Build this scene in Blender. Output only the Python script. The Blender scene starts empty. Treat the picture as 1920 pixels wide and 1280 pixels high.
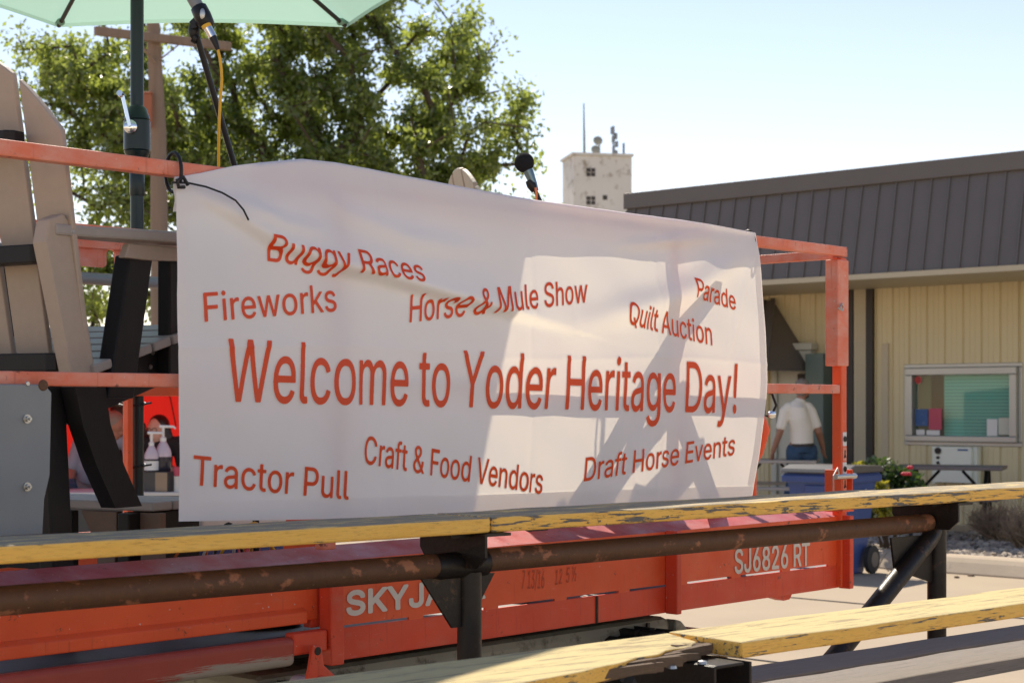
import bpy, bmesh, math, random
import numpy as np
from mathutils import Vector, Matrix
random.seed(7); RNG = np.random.default_rng(7)
SC = bpy.context.scene
R = math.radians

# ------------------------------------------------------------------ camera
cam_d = bpy.data.cameras.new('camera'); cam = bpy.data.objects.new('camera', cam_d)
SC.collection.objects.link(cam); SC.camera = cam
cam.location = (0, 0, 1.5); cam.rotation_euler = (R(90), 0, 0)
cam_d.sensor_width = 36; cam_d.lens = 60; cam_d.shift_y = 0.0625
cam_d.clip_start = 0.05; cam_d.clip_end = 3000
cam_d.dof.use_dof = True; cam_d.dof.focus_distance = 5.35; cam_d.dof.aperture_fstop = 7.1
# ------------------------------------------------------------------ sky and sun
SUN = Vector((-0.240, 0.900, 1.0)).normalized()
w = bpy.data.worlds.new("World"); SC.world = w; w.use_nodes = True
nt = w.node_tree; nt.nodes.clear()
sky = nt.nodes.new('ShaderNodeTexSky'); sky.sky_type = 'NISHITA'; sky.sun_disc = False
sky.sun_elevation = math.asin(SUN.z); sky.sun_rotation = math.atan2(SUN.x, SUN.y)
sky.air_density = 1.0; sky.dust_density = 0.0; sky.ozone_density = 1.0; sky.altitude = 450
bg = nt.nodes.new('ShaderNodeBackground'); bg.inputs['Strength'].default_value = 0.097
wo = nt.nodes.new('ShaderNodeOutputWorld')
wb = nt.nodes.new('ShaderNodeMix'); wb.data_type = 'RGBA'; wb.blend_type = 'MULTIPLY'; wb.inputs[0].default_value = 1; wb.inputs[7].default_value = (1.08, .865, .785, 1)   # the camera's warm white balance
nt.links.new(sky.outputs[0], wb.inputs[6]); nt.links.new(wb.outputs[2], bg.inputs['Color']); nt.links.new(bg.outputs[0], wo.inputs['Surface'])
sl = bpy.data.lights.new('sun', 'SUN'); sun = bpy.data.objects.new('sun', sl); SC.collection.objects.link(sun)
sl.energy = 3.2; sl.angle = R(0.53); sl.color = (1.0, 0.90, 0.75)
sun.rotation_euler = SUN.to_track_quat('Z', 'Y').to_euler(); sun.location = (0, 0, 30)
SC.view_settings.view_transform = 'Standard'; SC.view_settings.look = 'None'
SC.view_settings.exposure = 1.07; SC.view_settings.gamma = 1
SC.cycles.use_denoising = True
SC.cycles.max_bounces = 10; SC.cycles.transparent_max_bounces = 16; SC.cycles.sample_clamp_indirect = 6

# ------------------------------------------------------------------ helpers
COL = SC.collection
class MB:
    """collects shapes and links them as one mesh object"""
    def __init__(s): s.v = []; s.f = []; s.m = []
    def add(s, vs, fs, mat=0):
        o = len(s.v); s.v += [tuple(v) for v in vs]
        s.f += [tuple(i + o for i in f) for f in fs]; s.m += [mat] * len(fs)
    def box(s, x0, x1, y0, y1, z0, z1, mat=0, M=None):
        vs = [Vector(p) for p in ((x0,y0,z0),(x1,y0,z0),(x1,y1,z0),(x0,y1,z0),(x0,y0,z1),(x1,y0,z1),(x1,y1,z1),(x0,y1,z1))]
        if M is not None: vs = [M @ p for p in vs]
        s.add(vs, [(0,3,2,1),(4,5,6,7),(0,1,5,4),(1,2,6,5),(2,3,7,6),(3,0,4,7)], mat)
    def prism(s, pts, fn, d0, d1, mat=0):
        n = len(pts); a = [fn(p, q, d0) for p, q in pts]; b = [fn(p, q, d1) for p, q in pts]
        fs = [tuple(range(n)), tuple(range(2*n-1, n-1, -1))]
        fs += [(i, i+n, (i+1) % n + n, (i+1) % n) for i in range(n)]
        s.add(a + b, fs, mat)
    def beam(s, p0, p1, w_, h_, up=(0,0,1), mat=0):
        p0 = Vector(p0); p1 = Vector(p1); d = (p1-p0); L = d.length; d.normalize()
        side = d.cross(Vector(up))
        if side.length < 1e-4: side = d.cross(Vector((1,0,0)))
        side.normalize(); u2 = side.cross(d)
        M = Matrix((side, d, u2)).transposed().to_4x4(); M.translation = p0
        s.box(-w_/2, w_/2, 0, L, -h_/2, h_/2, mat, M)
    def tube(s, pts, r, n=14, mat=0, caps=True, flat=None):
        pts = [Vector(p) for p in pts]; k = len(pts)
        rs = list(r) if hasattr(r, '__len__') else [r]*k
        t0 = (pts[1]-pts[0]).normalized()
        a = t0.cross(Vector(flat) if flat else (Vector((0,0,1)) if abs(t0.z) < .9 else Vector((1,0,0)))).normalized()
        vs = []
        for i in range(k):
            t = ((pts[min(i+1,k-1)]-pts[max(i-1,0)])).normalized()
            a = (a - t*a.dot(t)).normalized(); b = t.cross(a)
            ra, rb = rs[i] if hasattr(rs[i], '__len__') else (rs[i], rs[i])
            for j in range(n):
                th = 2*math.pi*j/n; vs.append(pts[i] + a*(ra*math.cos(th)) + b*(rb*math.sin(th)))
        fs = [(i*n+j, i*n+(j+1) % n, (i+1)*n+(j+1) % n, (i+1)*n+j) for i in range(k-1) for j in range(n)]
        if caps: fs += [tuple(range(n-1,-1,-1)), tuple(range((k-1)*n, k*n))]
        s.add(vs, fs, mat)
    def lathe(s, prof, c, n=24, mat=0, M=None):
        vs = []; k = len(prof)
        for r_, z_ in prof:
            for j in range(n):
                th = 2*math.pi*j/n; p = Vector((r_*math.cos(th), r_*math.sin(th), z_))
                if M is not None: p = M @ p
                vs.append(Vector(c)+p)
        fs = [(i*n+j, i*n+(j+1) % n, (i+1)*n+(j+1) % n, (i+1)*n+j) for i in range(k-1) for j in range(n)]
        fs += [tuple(range(n-1,-1,-1)), tuple(range((k-1)*n, k*n))]
        s.add(vs, fs, mat)
    def ball(s, c, rx, ry=None, rz=None, nu=20, nv=12, mat=0, M=None):
        ry = ry or rx; rz = rz or rx
        prof = [(math.sin(math.pi*i/nv), -math.cos(math.pi*i/nv)) for i in range(1, nv)]
        vs = [Vector((0,0,-rz))] + [Vector((rx*a*math.cos(2*math.pi*j/nu), ry*a*math.sin(2*math.pi*j/nu), rz*b)) for a, b in prof for j in range(nu)] + [Vector((0,0,rz))]
        if M is not None: vs = [M @ p for p in vs]
        vs = [Vector(c)+p for p in vs]; L = len(vs)-1
        fs = [(0, 1+(j+1) % nu, 1+j) for j in range(nu)]
        for i in range(nv-2):
            fs += [(1+i*nu+j, 1+i*nu+(j+1) % nu, 1+(i+1)*nu+(j+1) % nu, 1+(i+1)*nu+j) for j in range(nu)]
        fs += [(L, 1+(nv-2)*nu+j, 1+(nv-2)*nu+(j+1) % nu) for j in range(nu)]
        s.add(vs, fs, mat)
    def build(s, name, mats, parent=None, smooth=None, bevel=0, seg=2, loc=None):
        me = bpy.data.meshes.new(name); me.from_pydata([tuple(p) for p in s.v], [], s.f)
        mats = mats if isinstance(mats, (list, tuple)) else [mats]
        for m in mats: me.materials.append(m)
        if len(mats) > 1: me.polygons.foreach_set('material_index', s.m)
        bm = bmesh.new(); bm.from_mesh(me); bmesh.ops.recalc_face_normals(bm, faces=bm.faces); bm.to_mesh(me); bm.free()
        return link(name, me, parent, smooth, bevel, seg, loc)
def link(name, me, parent=None, smooth=None, bevel=0, seg=2, loc=None):
    if smooth:
        me.polygons.foreach_set('use_smooth', [True]*len(me.polygons))
        me.set_sharp_from_angle(angle=R(smooth))
    me.update()
    o = bpy.data.objects.new(name, me); COL.objects.link(o)
    if parent: o.parent = parent
    if loc: o.location = loc
    if bevel:
        b = o.modifiers.new('bevel', 'BEVEL'); b.width = bevel; b.segments = seg; b.limit_method = 'ANGLE'; b.angle_limit = R(35); b.harden_normals = False
    return o
def tag(o, label=None, cat=None, group=None, kind=None):
    if label: o['label'] = label
    if cat: o['category'] = cat
    if group: o['group'] = group
    if kind: o['kind'] = kind
    return o
def empty(name, loc=(0,0,0), rz=0, **k):
    o = bpy.data.objects.new(name, None); COL.objects.link(o); o.empty_display_size = .1
    o.location = loc; o.rotation_euler = (0,0,rz); return tag(o, **k)
def copy_tree(o, parent=None):
    c = o.copy(); COL.objects.link(c)
    if parent: c.parent = parent
    for ch in [x for x in bpy.data.objects if x.parent == o]: copy_tree(ch, c)
    return c
def sd(p, n):  # smoothstep
    x = np.clip(p/n, 0, 1); return x*x*(3-2*x)

# ------------------------------------------------------------------ materials
def base_mat(name):
    m = bpy.data.materials.new(name); m.use_nodes = True; t = m.node_tree
    b = t.nodes['Principled BSDF']; return m, t, b
def N(t, ty, **k):
    n = t.nodes.new('ShaderNode'+ty)
    for a, v in k.items():
        if a in n.inputs.keys() if isinstance(a, str) else False: n.inputs[a].default_value = v
        else: setattr(n, a, v)
    return n
def coords(t, scale=(1,1,1)):
    tc = t.nodes.new('ShaderNodeTexCoord'); mp = t.nodes.new('ShaderNodeMapping'); mp.inputs['Scale'].default_value = scale
    t.links.new(tc.outputs['Object'], mp.inputs['Vector']); return mp.outputs[0]
def noise(t, co, scale, detail=4, rough=.55):
    n = t.nodes.new('ShaderNodeTexNoise'); n.inputs['Scale'].default_value = scale; n.inputs['Detail'].default_value = detail
    n.inputs['Roughness'].default_value = rough; t.links.new(co, n.inputs['Vector']); return n.outputs['Fac']
def ramp(t, fac, stops):
    r = t.nodes.new('ShaderNodeValToRGB'); e = r.color_ramp.elements
    while len(e) < len(stops): e.new(.5)
    for i, (p, c) in enumerate(stops):
        e[i].position = p; e[i].color = (c, c, c, 1) if not hasattr(c, '__len__') else (*c, 1)
    t.links.new(fac, r.inputs[0]); return r.outputs[0]
def mixc(t, fac, a, b):
    m = t.nodes.new('ShaderNodeMix'); m.data_type = 'RGBA'
    for i, v in ((6, a), (7, b)):
        if hasattr(v, 'is_output'): t.links.new(v, m.inputs[i])
        else: m.inputs[i].default_value = (*v, 1)
    if hasattr(fac, 'is_output'): t.links.new(fac, m.inputs[0])
    else: m.inputs[0].default_value = fac
    return m.outputs[2]
def bump(t, b, h, strength=.3, dist=.01):
    n = t.nodes.new('ShaderNodeBump'); n.inputs['Strength'].default_value = strength; n.inputs['Distance'].default_value = dist
    t.links.new(h, n.inputs['Height']); t.links.new(n.outputs[0], b.inputs['Normal'])
def pm(name, c, rough=.6, metal=0, var=.2, scale=6, bs=0, bsc=80, stretch=(1,1,1), spec=.5, dirt=None, dirt_t=.62):
    m, t, b = base_mat(name); co = coords(t, stretch)
    f = noise(t, co, scale, 5)
    col = mixc(t, f, tuple(x*(1-var) for x in c), tuple(min(1, x*(1+var)) for x in c))
    if dirt:
        g = ramp(t, noise(t, co, scale*2.7, 8, .7), [(dirt_t-.05, 0), (dirt_t+.07, 1)]); col = mixc(t, g, col, dirt)
    t.links.new(col, b.inputs['Base Color'])
    b.inputs['Roughness'].default_value = rough; b.inputs['Metallic'].default_value = metal; b.inputs['Specular IOR Level'].default_value = spec
    if bs: bump(t, b, noise(t, co, bsc, 6, .6), bs, .004)
    return m
M = {}
def red_paint(name, c, dust=(.42,.22,.2), dustlo=.5, spot=.8):
    m, t, b = base_mat(name); co = coords(t)
    col = mixc(t, noise(t, co, 3.5, 6), tuple(x*.72 for x in c), tuple(min(1, x*1.22) for x in c))
    d = ramp(t, noise(t, coords(t, (1,1,2)), 7, 9, .68), [(dustlo, 0), (dustlo+.26, .55)]); col = mixc(t, d, col, dust)
    st = ramp(t, noise(t, coords(t, (22,22,1.4)), 3, 5, .6), [(.6, 0), (.72, .55)]); col = mixc(t, st, col, tuple(x*.55 for x in c))
    sc = ramp(t, noise(t, coords(t, (2,2,14)), 5, 9, .75), [(.615, 0), (.65, .6)]); col = mixc(t, sc, col, tuple(min(1,x*.8+.12) for x in c))
    sp = ramp(t, noise(t, co, 95, 2, .5), [(.735, 0), (.76, spot)]); col = mixc(t, sp, col, (.70,.62,.55))
    ru = ramp(t, noise(t, co, 17, 10, .8), [(.605, 0), (.64, .9)]); col = mixc(t, ru, col, (.10,.04,.025))
    t.links.new(col, b.inputs['Base Color'])
    rr = ramp(t, noise(t, co, 9, 4), [(.3, .38), (.7, .68)]); t.links.new(rr, b.inputs['Roughness'])
    bump(t, b, noise(t, co, 60, 6, .65), .12, .003); return m
M['red'] = red_paint('red_paint', (.74,.072,.024), (.6,.18,.11), .54)
M['orange'] = red_paint('orange_red_paint', (.90,.110,.026), (.72,.22,.12), .57)
M['redrail'] = red_paint('rail_paint', (.80,.195,.10), (.74,.45,.37), .40)
M['reddust'] = red_paint('dusty_red', (.42,.055,.05), (.40,.20,.21), .42)
M['steel'] = pm('dark_steel', (.018,.015,.013), .42, .15, .5, 9, .35, 70, spec=.35, dirt=(.11,.06,.035), dirt_t=.63)
M['galv'] = pm('galvanised_sheet', (.225,.24,.25), .5, .25, .18, 5, .08, 120, dirt=(.3,.31,.31), dirt_t=.7)
M['chrome'] = pm('chrome', (.75,.76,.78), .12, 1, .05)
M['bolt'] = pm('bolt_steel', (.5,.5,.48), .35, .9, .1)
M['rubber'] = pm('tyre_rubber', (.03,.03,.03), .85, 0, .3, 20, .2, 60)
M['blackp'] = pm('black_plastic', (.012,.012,.013), .4, 0, .3, spec=.35)
M['deckplate'] = pm('deck_plate', (.16,.16,.16), .6, .4, .3)
M['chassis'] = pm('chassis_grey', (.30,.30,.25), .6, 0, .3, 4, .1, dirt=(.1,.09,.07), dirt_t=.6)
M['polytan'] = pm('tan_poly_lumber', (.405,.33,.265), .55, 0, .08, 40, .12, 260)
M['polygrey'] = pm('grey_poly_lumber', (.33,.30,.275), .5, 0, .08, 40, .1, 260)  # greyer version of the tan lumber, for arms, seat and footrest
M['polyblack'] = pm('black_poly_lumber', (.011,.010,.010), .5, 0, .3, 30, .15, 200, stretch=(1,1,.3), spec=.3)
M['brown'] = pm('brown_plate', (.17,.11,.075), .7, 0, .25, 12, .1)
M['white'] = pm('white_plastic', (.78,.77,.74), .5, 0, .05)
M['poledk'] = pm('dark_green_pole', (.006,.018,.02), .35, .2, .15)
M['cord_y'] = pm('yellow_cable', (.75,.42,.02), .45, 0, .1)
M['cord_o'] = pm('orange_cable', (.75,.2,.06), .45, 0, .1)
M['cord_w'] = pm('white_cable', (.7,.68,.62), .45, 0, .1)
M['foam'] = pm('mic_foam', (.022,.022,.024), .95, 0, .5, 300, .9, 400, spec=.1)
M['micbody'] = pm('mic_body', (.16,.23,.26), .3, .7, .1)
M['concrete'] = pm('concrete', (.385,.305,.215), .9, 0, .16, .9, .25, 30, dirt=(.33,.28,.22), dirt_t=.66)
M['kerb'] = pm('kerb_concrete', (.46,.37,.27), .9, 0, .2, 3, .3, 40, dirt=(.27,.23,.19), dirt_t=.66)
M['siding'] = pm('cream_siding', (.66,.575,.355), .55, 0, .07, 1.2)
M['roofmetal'] = pm('brown_roof_metal', (.128,.116,.110), .5, .1, .12, 2)
M['trimdark'] = pm('dark_trim', (.03,.024,.02), .5, 0, .2)
M['trimcream'] = pm('cream_trim', (.50,.44,.31), .5, 0, .05)
M['alum'] = pm('aluminium_frame', (.44,.45,.42), .35, .6, .06)
M['doorgreen'] = pm('grey_green_paint', (.12,.17,.155), .5, 0, .1)
M['doorwhite'] = pm('pale_door', (.55,.55,.47), .5, 0, .06)
M['drawer'] = pm('pale_drawer_metal', (.72,.76,.68), .4, .1, .05)
M['blue'] = pm('blue_bin_plastic', (.035,.072,.235), .42, 0, .15, 8, .05)
M['lid'] = pm('grey_lid_plastic', (.10,.095,.09), .3, 0, .2)
M['tabletop'] = pm('brown_grey_table', (.17,.14,.135), .5, 0, .12)
M['tablepale'] = pm('pale_table', (.48,.42,.36), .5, 0, .12)
M['bark'] = pm('bark', (.075,.055,.04), .9, 0, .4, 6, .8, 14, stretch=(1,1,.25))
M['polewood'] = pm('weathered_pole_wood', (.25,.18,.13), .85, 0, .3, 10, .5, 30, stretch=(1,1,.08))
M['tower'] = pm('stained_white_concrete', (.64,.635,.60), .85, 0, .12, .35, 0, dirt=(.30,.26,.20), dirt_t=.585)
M['rustred'] = pm('terracotta', (.35,.12,.06), .7, 0, .2)
M['skin'] = pm('skin', (.36,.17,.105), .5, 0, .08, 20)
M['skinpale'] = pm('pale_skin', (.58,.34,.26), .5, 0, .06, 20)
M['hairgrey'] = pm('grey_hair', (.24,.21,.18), .7, 0, .5, 120, .5, 200)
M['hairdark'] = pm('dark_hair', (.012,.009,.008), .4, 0, .4, 120, .4, 200)
M['tee'] = pm('off_white_cotton', (.86,.80,.69), .85, 0, .06, 5, .25, 14)
M['denim'] = pm('denim', (.035,.075,.14), .85, 0, .35, 7, .35, 22)
M['greytee'] = pm('grey_blue_cotton', (.26,.28,.33), .85, 0, .12, 10, .3, 14)
M['blacktee'] = pm('black_cotton', (.012,.012,.013), .85, 0, .2, 14)
M['floral'] = pm('black_print_cotton', (.015,.014,.014), .85, 0, .2, 14, dirt=(.5,.42,.4), dirt_t=.6)
M['boxdark'] = pm('dark_box', (.07,.065,.06), .6, 0, .2)
M['boxtan'] = pm('cardboard', (.33,.24,.16), .8, 0, .15)
M['paper'] = pm('paper', (.72,.72,.70), .8, 0, .03)
M['blueposter'] = pm('blue_poster', (.03,.10,.28), .5, 0, .3, 18, dirt=(.35,.40,.45), dirt_t=.64)
M['redposter'] = pm('red_poster', (.50,.07,.12), .5, 0, .1)
M['dry'] = pm('dry_twigs', (.30,.22,.15), .9, 0, .3)
M['lettering'] = pm('pale_lettering', (.72,.66,.56), .6, 0, .12, 30)
M['pencil'] = pm('pencil_marks', (.50,.085,.03), .8)
M['signred'] = pm('red_print', (.55,.06,.05), .5, 0, .1)
M['syrup'] = pm('dark_syrup', (.03,.03,.045), .15, 0, .2)
M['jug'] = pm('pale_jug', (.60,.50,.55), .3, 0, .08)
M['table_w'] = pm('white_counter', (.62,.6,.56), .5, 0, .06)
M['dbrown'] = pm('dark_brown_boards', (.035,.023,.017), .55, 0, .2)

def rust_pipe():
    m, t, b = base_mat('rusty_pipe'); co = coords(t)
    col = mixc(t, noise(t, co, 28, 8, .7), (.060,.030,.016), (.17,.075,.034))
    f = ramp(t, noise(t, coords(t, (.8,1,1)), 13, 8, .66), [(.575, 0), (.63, 1)]); col = mixc(t, f, col, (.36,.15,.075))
    g = ramp(t, noise(t, coords(t, (.7,1,1)), 6, 9, .7), [(.63, 0), (.68, 1)]); col = mixc(t, g, col, (.03,.033,.035))
    s_ = ramp(t, noise(t, co, 170, 2), [(.74, 0), (.77, .9)]); col = mixc(t, s_, col, (.42,.3,.2))
    t.links.new(col, b.inputs['Base Color']); b.inputs['Roughness'].default_value = .62; b.inputs['Metallic'].default_value = .15
    bump(t, b, noise(t, co, 55, 8, .7), .5, .004); return m
M['rust'] = rust_pipe()
def yellow_wood(name, worn, knots):
    """yellow paint cracked and worn off grey wood along the grain"""
    m, t, b = base_mat(name); co = coords(t)
    wood = mixc(t, noise(t, coords(t, (1.2,24,24)), 9, 7, .7), (.075,.072,.068), (.20,.19,.17))
    paint = mixc(t, noise(t, coords(t, (1,5,5)), 6, 6, .6), (.92,.48,.070), (.97,.63,.15))
    paint = mixc(t, ramp(t, noise(t, coords(t, (3,30,30)), 8, 7, .7), [(.52, 0), (.66, .55)]), paint, (.50,.25,.05))
    g1 = noise(t, coords(t, (1.6,16,22)), 4.2, 9, .66)      # flakes stretched along the grain
    g2 = noise(t, coords(t, (3,7,9)), 2.6, 8, .7)
    mk = ramp(t, g1, [(worn, 0), (worn+.025, 1)])
    mk2 = ramp(t, g2, [(worn+.05, 0), (worn+.075, 1)])
    mx = t.nodes.new('ShaderNodeMath'); mx.operation = 'MAXIMUM'; t.links.new(mk, mx.inputs[0]); t.links.new(mk2, mx.inputs[1])
    # the walked-on upper side has lost more of its paint
    col = mixc(t, mx.outputs[0], paint, wood)
    if knots:
        vo = t.nodes.new('ShaderNodeTexVoronoi'); vo.inputs['Scale'].default_value = 1.0; t.links.new(coords(t, (2.2,.01,.01)), vo.inputs['Vector'])
        kn = ramp(t, vo.outputs['Distance'], [(.03, 1), (.065, 0)])
        kk = mixc(t, noise(t, coords(t, (50,10,14)), 3, 6, .7), (.05,.045,.035), (.45,.30,.05))
        col = mixc(t, kn, col, kk)
    t.links.new(col, b.inputs['Base Color']); b.inputs['Roughness'].default_value = .6
    ad = t.nodes.new('ShaderNodeMath'); ad.operation = 'SUBTRACT'; t.links.new(noise(t, coords(t, (2,40,60)), 6, 6, .7), ad.inputs[0]); t.links.new(mx.outputs[0], ad.inputs[1])
    bump(t, b, ad.outputs[0], .55, .004); return m
M['yel1'] = yellow_wood('yellow_plank_paint', .615, False)
M['yel2'] = yellow_wood('flaking_yellow_plank_paint', .536, True)
M['yel3'] = yellow_wood('worn_yellow_plank_paint', .57, False)
def top_wood(name, a, c, paint, keep):
    """upper side of a seat board: trodden wood with what is left of the paint"""
    m, t, b = base_mat(name)
    wood = mixc(t, noise(t, coords(t, (.9,26,26)), 7, 8, .72), a, c)
    col = mixc(t, ramp(t, noise(t, coords(t, (1.2,14,14)), 4, 9, .7), [(keep, 0), (keep+.05, 1)]), wood, paint)
    col = mixc(t, ramp(t, noise(t, coords(t, (.6,34,34)), 5, 8, .7), [(.6, 0), (.67, .85)]), col, tuple(x*.3 for x in a))
    t.links.new(col, b.inputs['Base Color']); b.inputs['Roughness'].default_value = .85; b.inputs['Specular IOR Level'].default_value = .15
    bump(t, b, noise(t, coords(t, (1,50,50)), 8, 7, .7), .5, .004); return m
M['topgrey'] = top_wood('trodden_grey_plank_top', (.22,.185,.135), (.46,.40,.29), (.82,.60,.25), .53)
M['topcream'] = top_wood('bleached_cream_plank_top', (.30,.24,.14), (.46,.37,.22), (.60,.49,.25), .42)
def grey_wood(name, a, c):
    m, t, b = base_mat(name)
    col = mixc(t, noise(t, coords(t, (.9,26,26)), 8, 8, .72), a, c)
    col = mixc(t, ramp(t, noise(t, coords(t, (.7,40,40)), 5, 8, .7), [(.6, 0), (.66, .8)]), col, tuple(x*.35 for x in a))
    t.links.new(col, b.inputs['Base Color']); b.inputs['Roughness'].default_value = .85
    bump(t, b, noise(t, coords(t, (1,50,50)), 8, 7, .7), .6, .005); return m
M['greywood'] = grey_wood('weathered_grey_board', (.12,.105,.095), (.34,.31,.28))
M['rotwood'] = grey_wood('rotten_brown_wood', (.05,.032,.02), (.23,.15,.09))
def thin_mat(name, c, tc, trans, rough=.5, gloss=.06, weave=0):
    m = bpy.data.materials.new(name); m.use_nodes = True; t = m.node_tree; t.nodes.clear()
    o = t.nodes.new('ShaderNodeOutputMaterial'); d = t.nodes.new('ShaderNodeBsdfDiffuse'); tr = t.nodes.new('ShaderNodeBsdfTranslucent')
    d.inputs[0].default_value = (*c, 1); tr.inputs[0].default_value = (*tc, 1)
    co = coords(t); f = noise(t, co, 3, 5)
    t.links.new(mixc(t, f, tuple(x*.95 for x in c), tuple(min(1, x*1.03) for x in c)), d.inputs[0])
    mx = t.nodes.new('ShaderNodeMixShader'); mx.inputs[0].default_value = trans
    t.links.new(d.outputs[0], mx.inputs[1]); t.links.new(tr.outputs[0], mx.inputs[2])
    g = t.nodes.new('ShaderNodeBsdfGlossy'); g.inputs['Roughness'].default_value = rough
    m2 = t.nodes.new('ShaderNodeMixShader'); m2.inputs[0].default_value = gloss
    t.links.new(mx.outputs[0], m2.inputs[1]); t.links.new(g.outputs[0], m2.inputs[2]); t.links.new(m2.outputs[0], o.inputs[0])
    if weave:
        b = t.nodes.new('ShaderNodeBump'); b.inputs['Strength'].default_value = weave; b.inputs['Distance'].default_value = .003
        t.links.new(noise(t, coords(t, (1,1,6)), 60, 4), b.inputs['Height'])
        for n_ in (d, tr, g): t.links.new(b.outputs[0], n_.inputs['Normal'])
    return m
M['banner'] = thin_mat('banner_fabric', (.92,.90,.925), (.94,.84,.70), .30, .45, .05, .15)
M['letter'] = thin_mat('red_banner_print', (.92,.085,.014), (.98,.20,.012), .45, .4, .05)
M['letteredge'] = thin_mat('white_print_edge', (.86,.84,.84), (.85,.8,.72), .3, .5, .04)
M['canopy'] = thin_mat('mint_canopy_fabric', (.33,.51,.44), (.38,.60,.50), .5, .6, .02)
M['tent'] = thin_mat('red_tent_fabric', (.46,.018,.014), (.60,.02,.015), .42, .6, .02)
def leaf_mat(name, c0, c1, tcol, g=.12):
    m = bpy.data.materials.new(name); m.use_nodes = True; t = m.node_tree; t.nodes.clear()
    o = t.nodes.new('ShaderNodeOutputMaterial'); ge = t.nodes.new('ShaderNodeNewGeometry')
    d = t.nodes.new('ShaderNodeBsdfDiffuse'); tr = t.nodes.new('ShaderNodeBsdfTranslucent'); gl = t.nodes.new('ShaderNodeBsdfGlossy'); gl.inputs['Roughness'].default_value = .32
    t.links.new(mixc(t, ge.outputs['Random Per Island'], c0, c1), d.inputs[0])
    t.links.new(mixc(t, ge.outputs['Random Per Island'], tuple(x*.55 for x in tcol), tcol), tr.inputs[0])
    mx = t.nodes.new('ShaderNodeMixShader'); mx.inputs[0].default_value = .42
    t.links.new(d.outputs[0], mx.inputs[1]); t.links.new(tr.outputs[0], mx.inputs[2])
    m2 = t.nodes.new('ShaderNodeMixShader'); m2.inputs[0].default_value = g
    t.links.new(mx.outputs[0], m2.inputs[1]); t.links.new(gl.outputs[0], m2.inputs[2]); t.links.new(m2.outputs[0], o.inputs[0]); return m
M['leaf'] = leaf_mat('green_leaves', (.022,.055,.010), (.075,.12,.022), (.72,.85,.15), .08)
M['leafdark'] = leaf_mat('rose_leaves', (.02,.05,.014), (.05,.09,.025), (.10,.17,.03), .06)
M['leafyel'] = leaf_mat('yellow_green_leaves', (.16,.18,.02), (.3,.28,.03), (.5,.45,.05), .06)
M['petal'] = pm('red_petals', (.6,.03,.06), .6, 0, .2)
def glass_mat(name, tint, refl):
    m = bpy.data.materials.new(name); m.use_nodes = True; t = m.node_tree; t.nodes.clear()
    o = t.nodes.new('ShaderNodeOutputMaterial'); a = t.nodes.new('ShaderNodeBsdfTransparent'); g = t.nodes.new('ShaderNodeBsdfGlossy'); g.inputs['Roughness'].default_value = .03
    a.inputs[0].default_value = (*tint, 1); x = t.nodes.new('ShaderNodeMixShader'); x.inputs[0].default_value = refl
    t.links.new(a.outputs[0], x.inputs[1]); t.links.new(g.outputs[0], x.inputs[2]); t.links.new(x.outputs[0], o.inputs[0]); return m
M['glass'] = glass_mat('tinted_window_glass', (.66,.93,.88), .06)
def lines_mat(name, a, c, scale, axis):
    m, t, b = base_mat(name); wv = t.nodes.new('ShaderNodeTexWave'); wv.bands_direction = axis; wv.inputs['Scale'].default_value = scale
    t.links.new(coords(t), wv.inputs['Vector']); t.links.new(mixc(t, ramp(t, wv.outputs['Fac'], [(.2, 0), (.5, 1)]), a, c), b.inputs['Base Color']); b.inputs['Roughness'].default_value = .6; return m
M['blind'] = lines_mat('window_blinds', (.16,.38,.34), (.26,.56,.50), 8, 'Z')

# ------------------------------------------------------------------ frames measured on the place
LU = Vector((.677, .736, 0)); LN = Vector((-.736, .677, 0))           # lift: along its rail, and to its far side
LP = Vector((1.378, 7.0, 0)); LROT = math.atan2(.736, .677)
BV = Vector((.751, .660, 0)); BW = Vector((-.660, .751, 0)); BP = Vector((-1.041, 3.47, 0)); BROT = math.atan2(.66, .751)
FX = Vector((.734, -.679, 0)); FY = Vector((.679, .734, 0)); FP = Vector((5.28, 20.0, 0)); FROT = math.atan2(-.679, .734)
def rail_point(px, py, b=0.0):
    """point of the vertical plane b metres behind the front rail, in lift coordinates (x along the rail, z)"""
    r = (px-960)/3200; p = LP + LN*b
    k = (r*p.y - p.x)/(LU.x - r*LU.y)
    return k, 1.5 + (760-py)*(p.y + k*LU.y)/3200
def pt(px, py, Y): return Vector(((px-960)/3200*Y, Y, 1.5+(760-py)*Y/3200))
def face(px, off=0.0):
    """distance along the building front of the point seen in that direction"""
    r = (px-960)/3200; p = FP - FY*off
    return (r*p.y - p.x)/(FX.x - r*FX.y), None

# ------------------------------------------------------------------ ground
mb = MB(); mb.add([(-400,-40,0),(400,-40,0),(400,900,0),(-400,900,0)], [(0,1,2,3)])
tag(mb.build('ground', M['concrete']), kind='structure')
def in_front(o): o.location = FP; o.rotation_euler = (0,0,FROT); return o
# pavement joints
mb = MB()
for k in range(-3, 8):
    mb.box(-30, 12, -7-2.9*k-.012, -7-2.9*k+.012, .002, .006)
tag(in_front(mb.build('pavement_joint_lines', M['trimdark'])), kind='structure')
# kerb with a rounded back
prof = [(-4.42,0),(-4.42,.012),(-4.33,.10),(-4.28,.135),(-4.22,.15),(-4.10,.15),(-4.08,.12),(-4.08,0)]
mb = MB()
for k in range(-12, 8):
    mb.prism(prof, lambda p, q, d: (d, p, q), k*1.5+.004, k*1.5+1.496)
tag(in_front(mb.build('kerb', M['kerb'], bevel=.012)), kind='structure')
mb = MB(); mb.box(-20, 12, -1.0, 3.0, 0, .1)
tag(in_front(mb.build('sidewalk', M['kerb'])), kind='structure')
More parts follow.
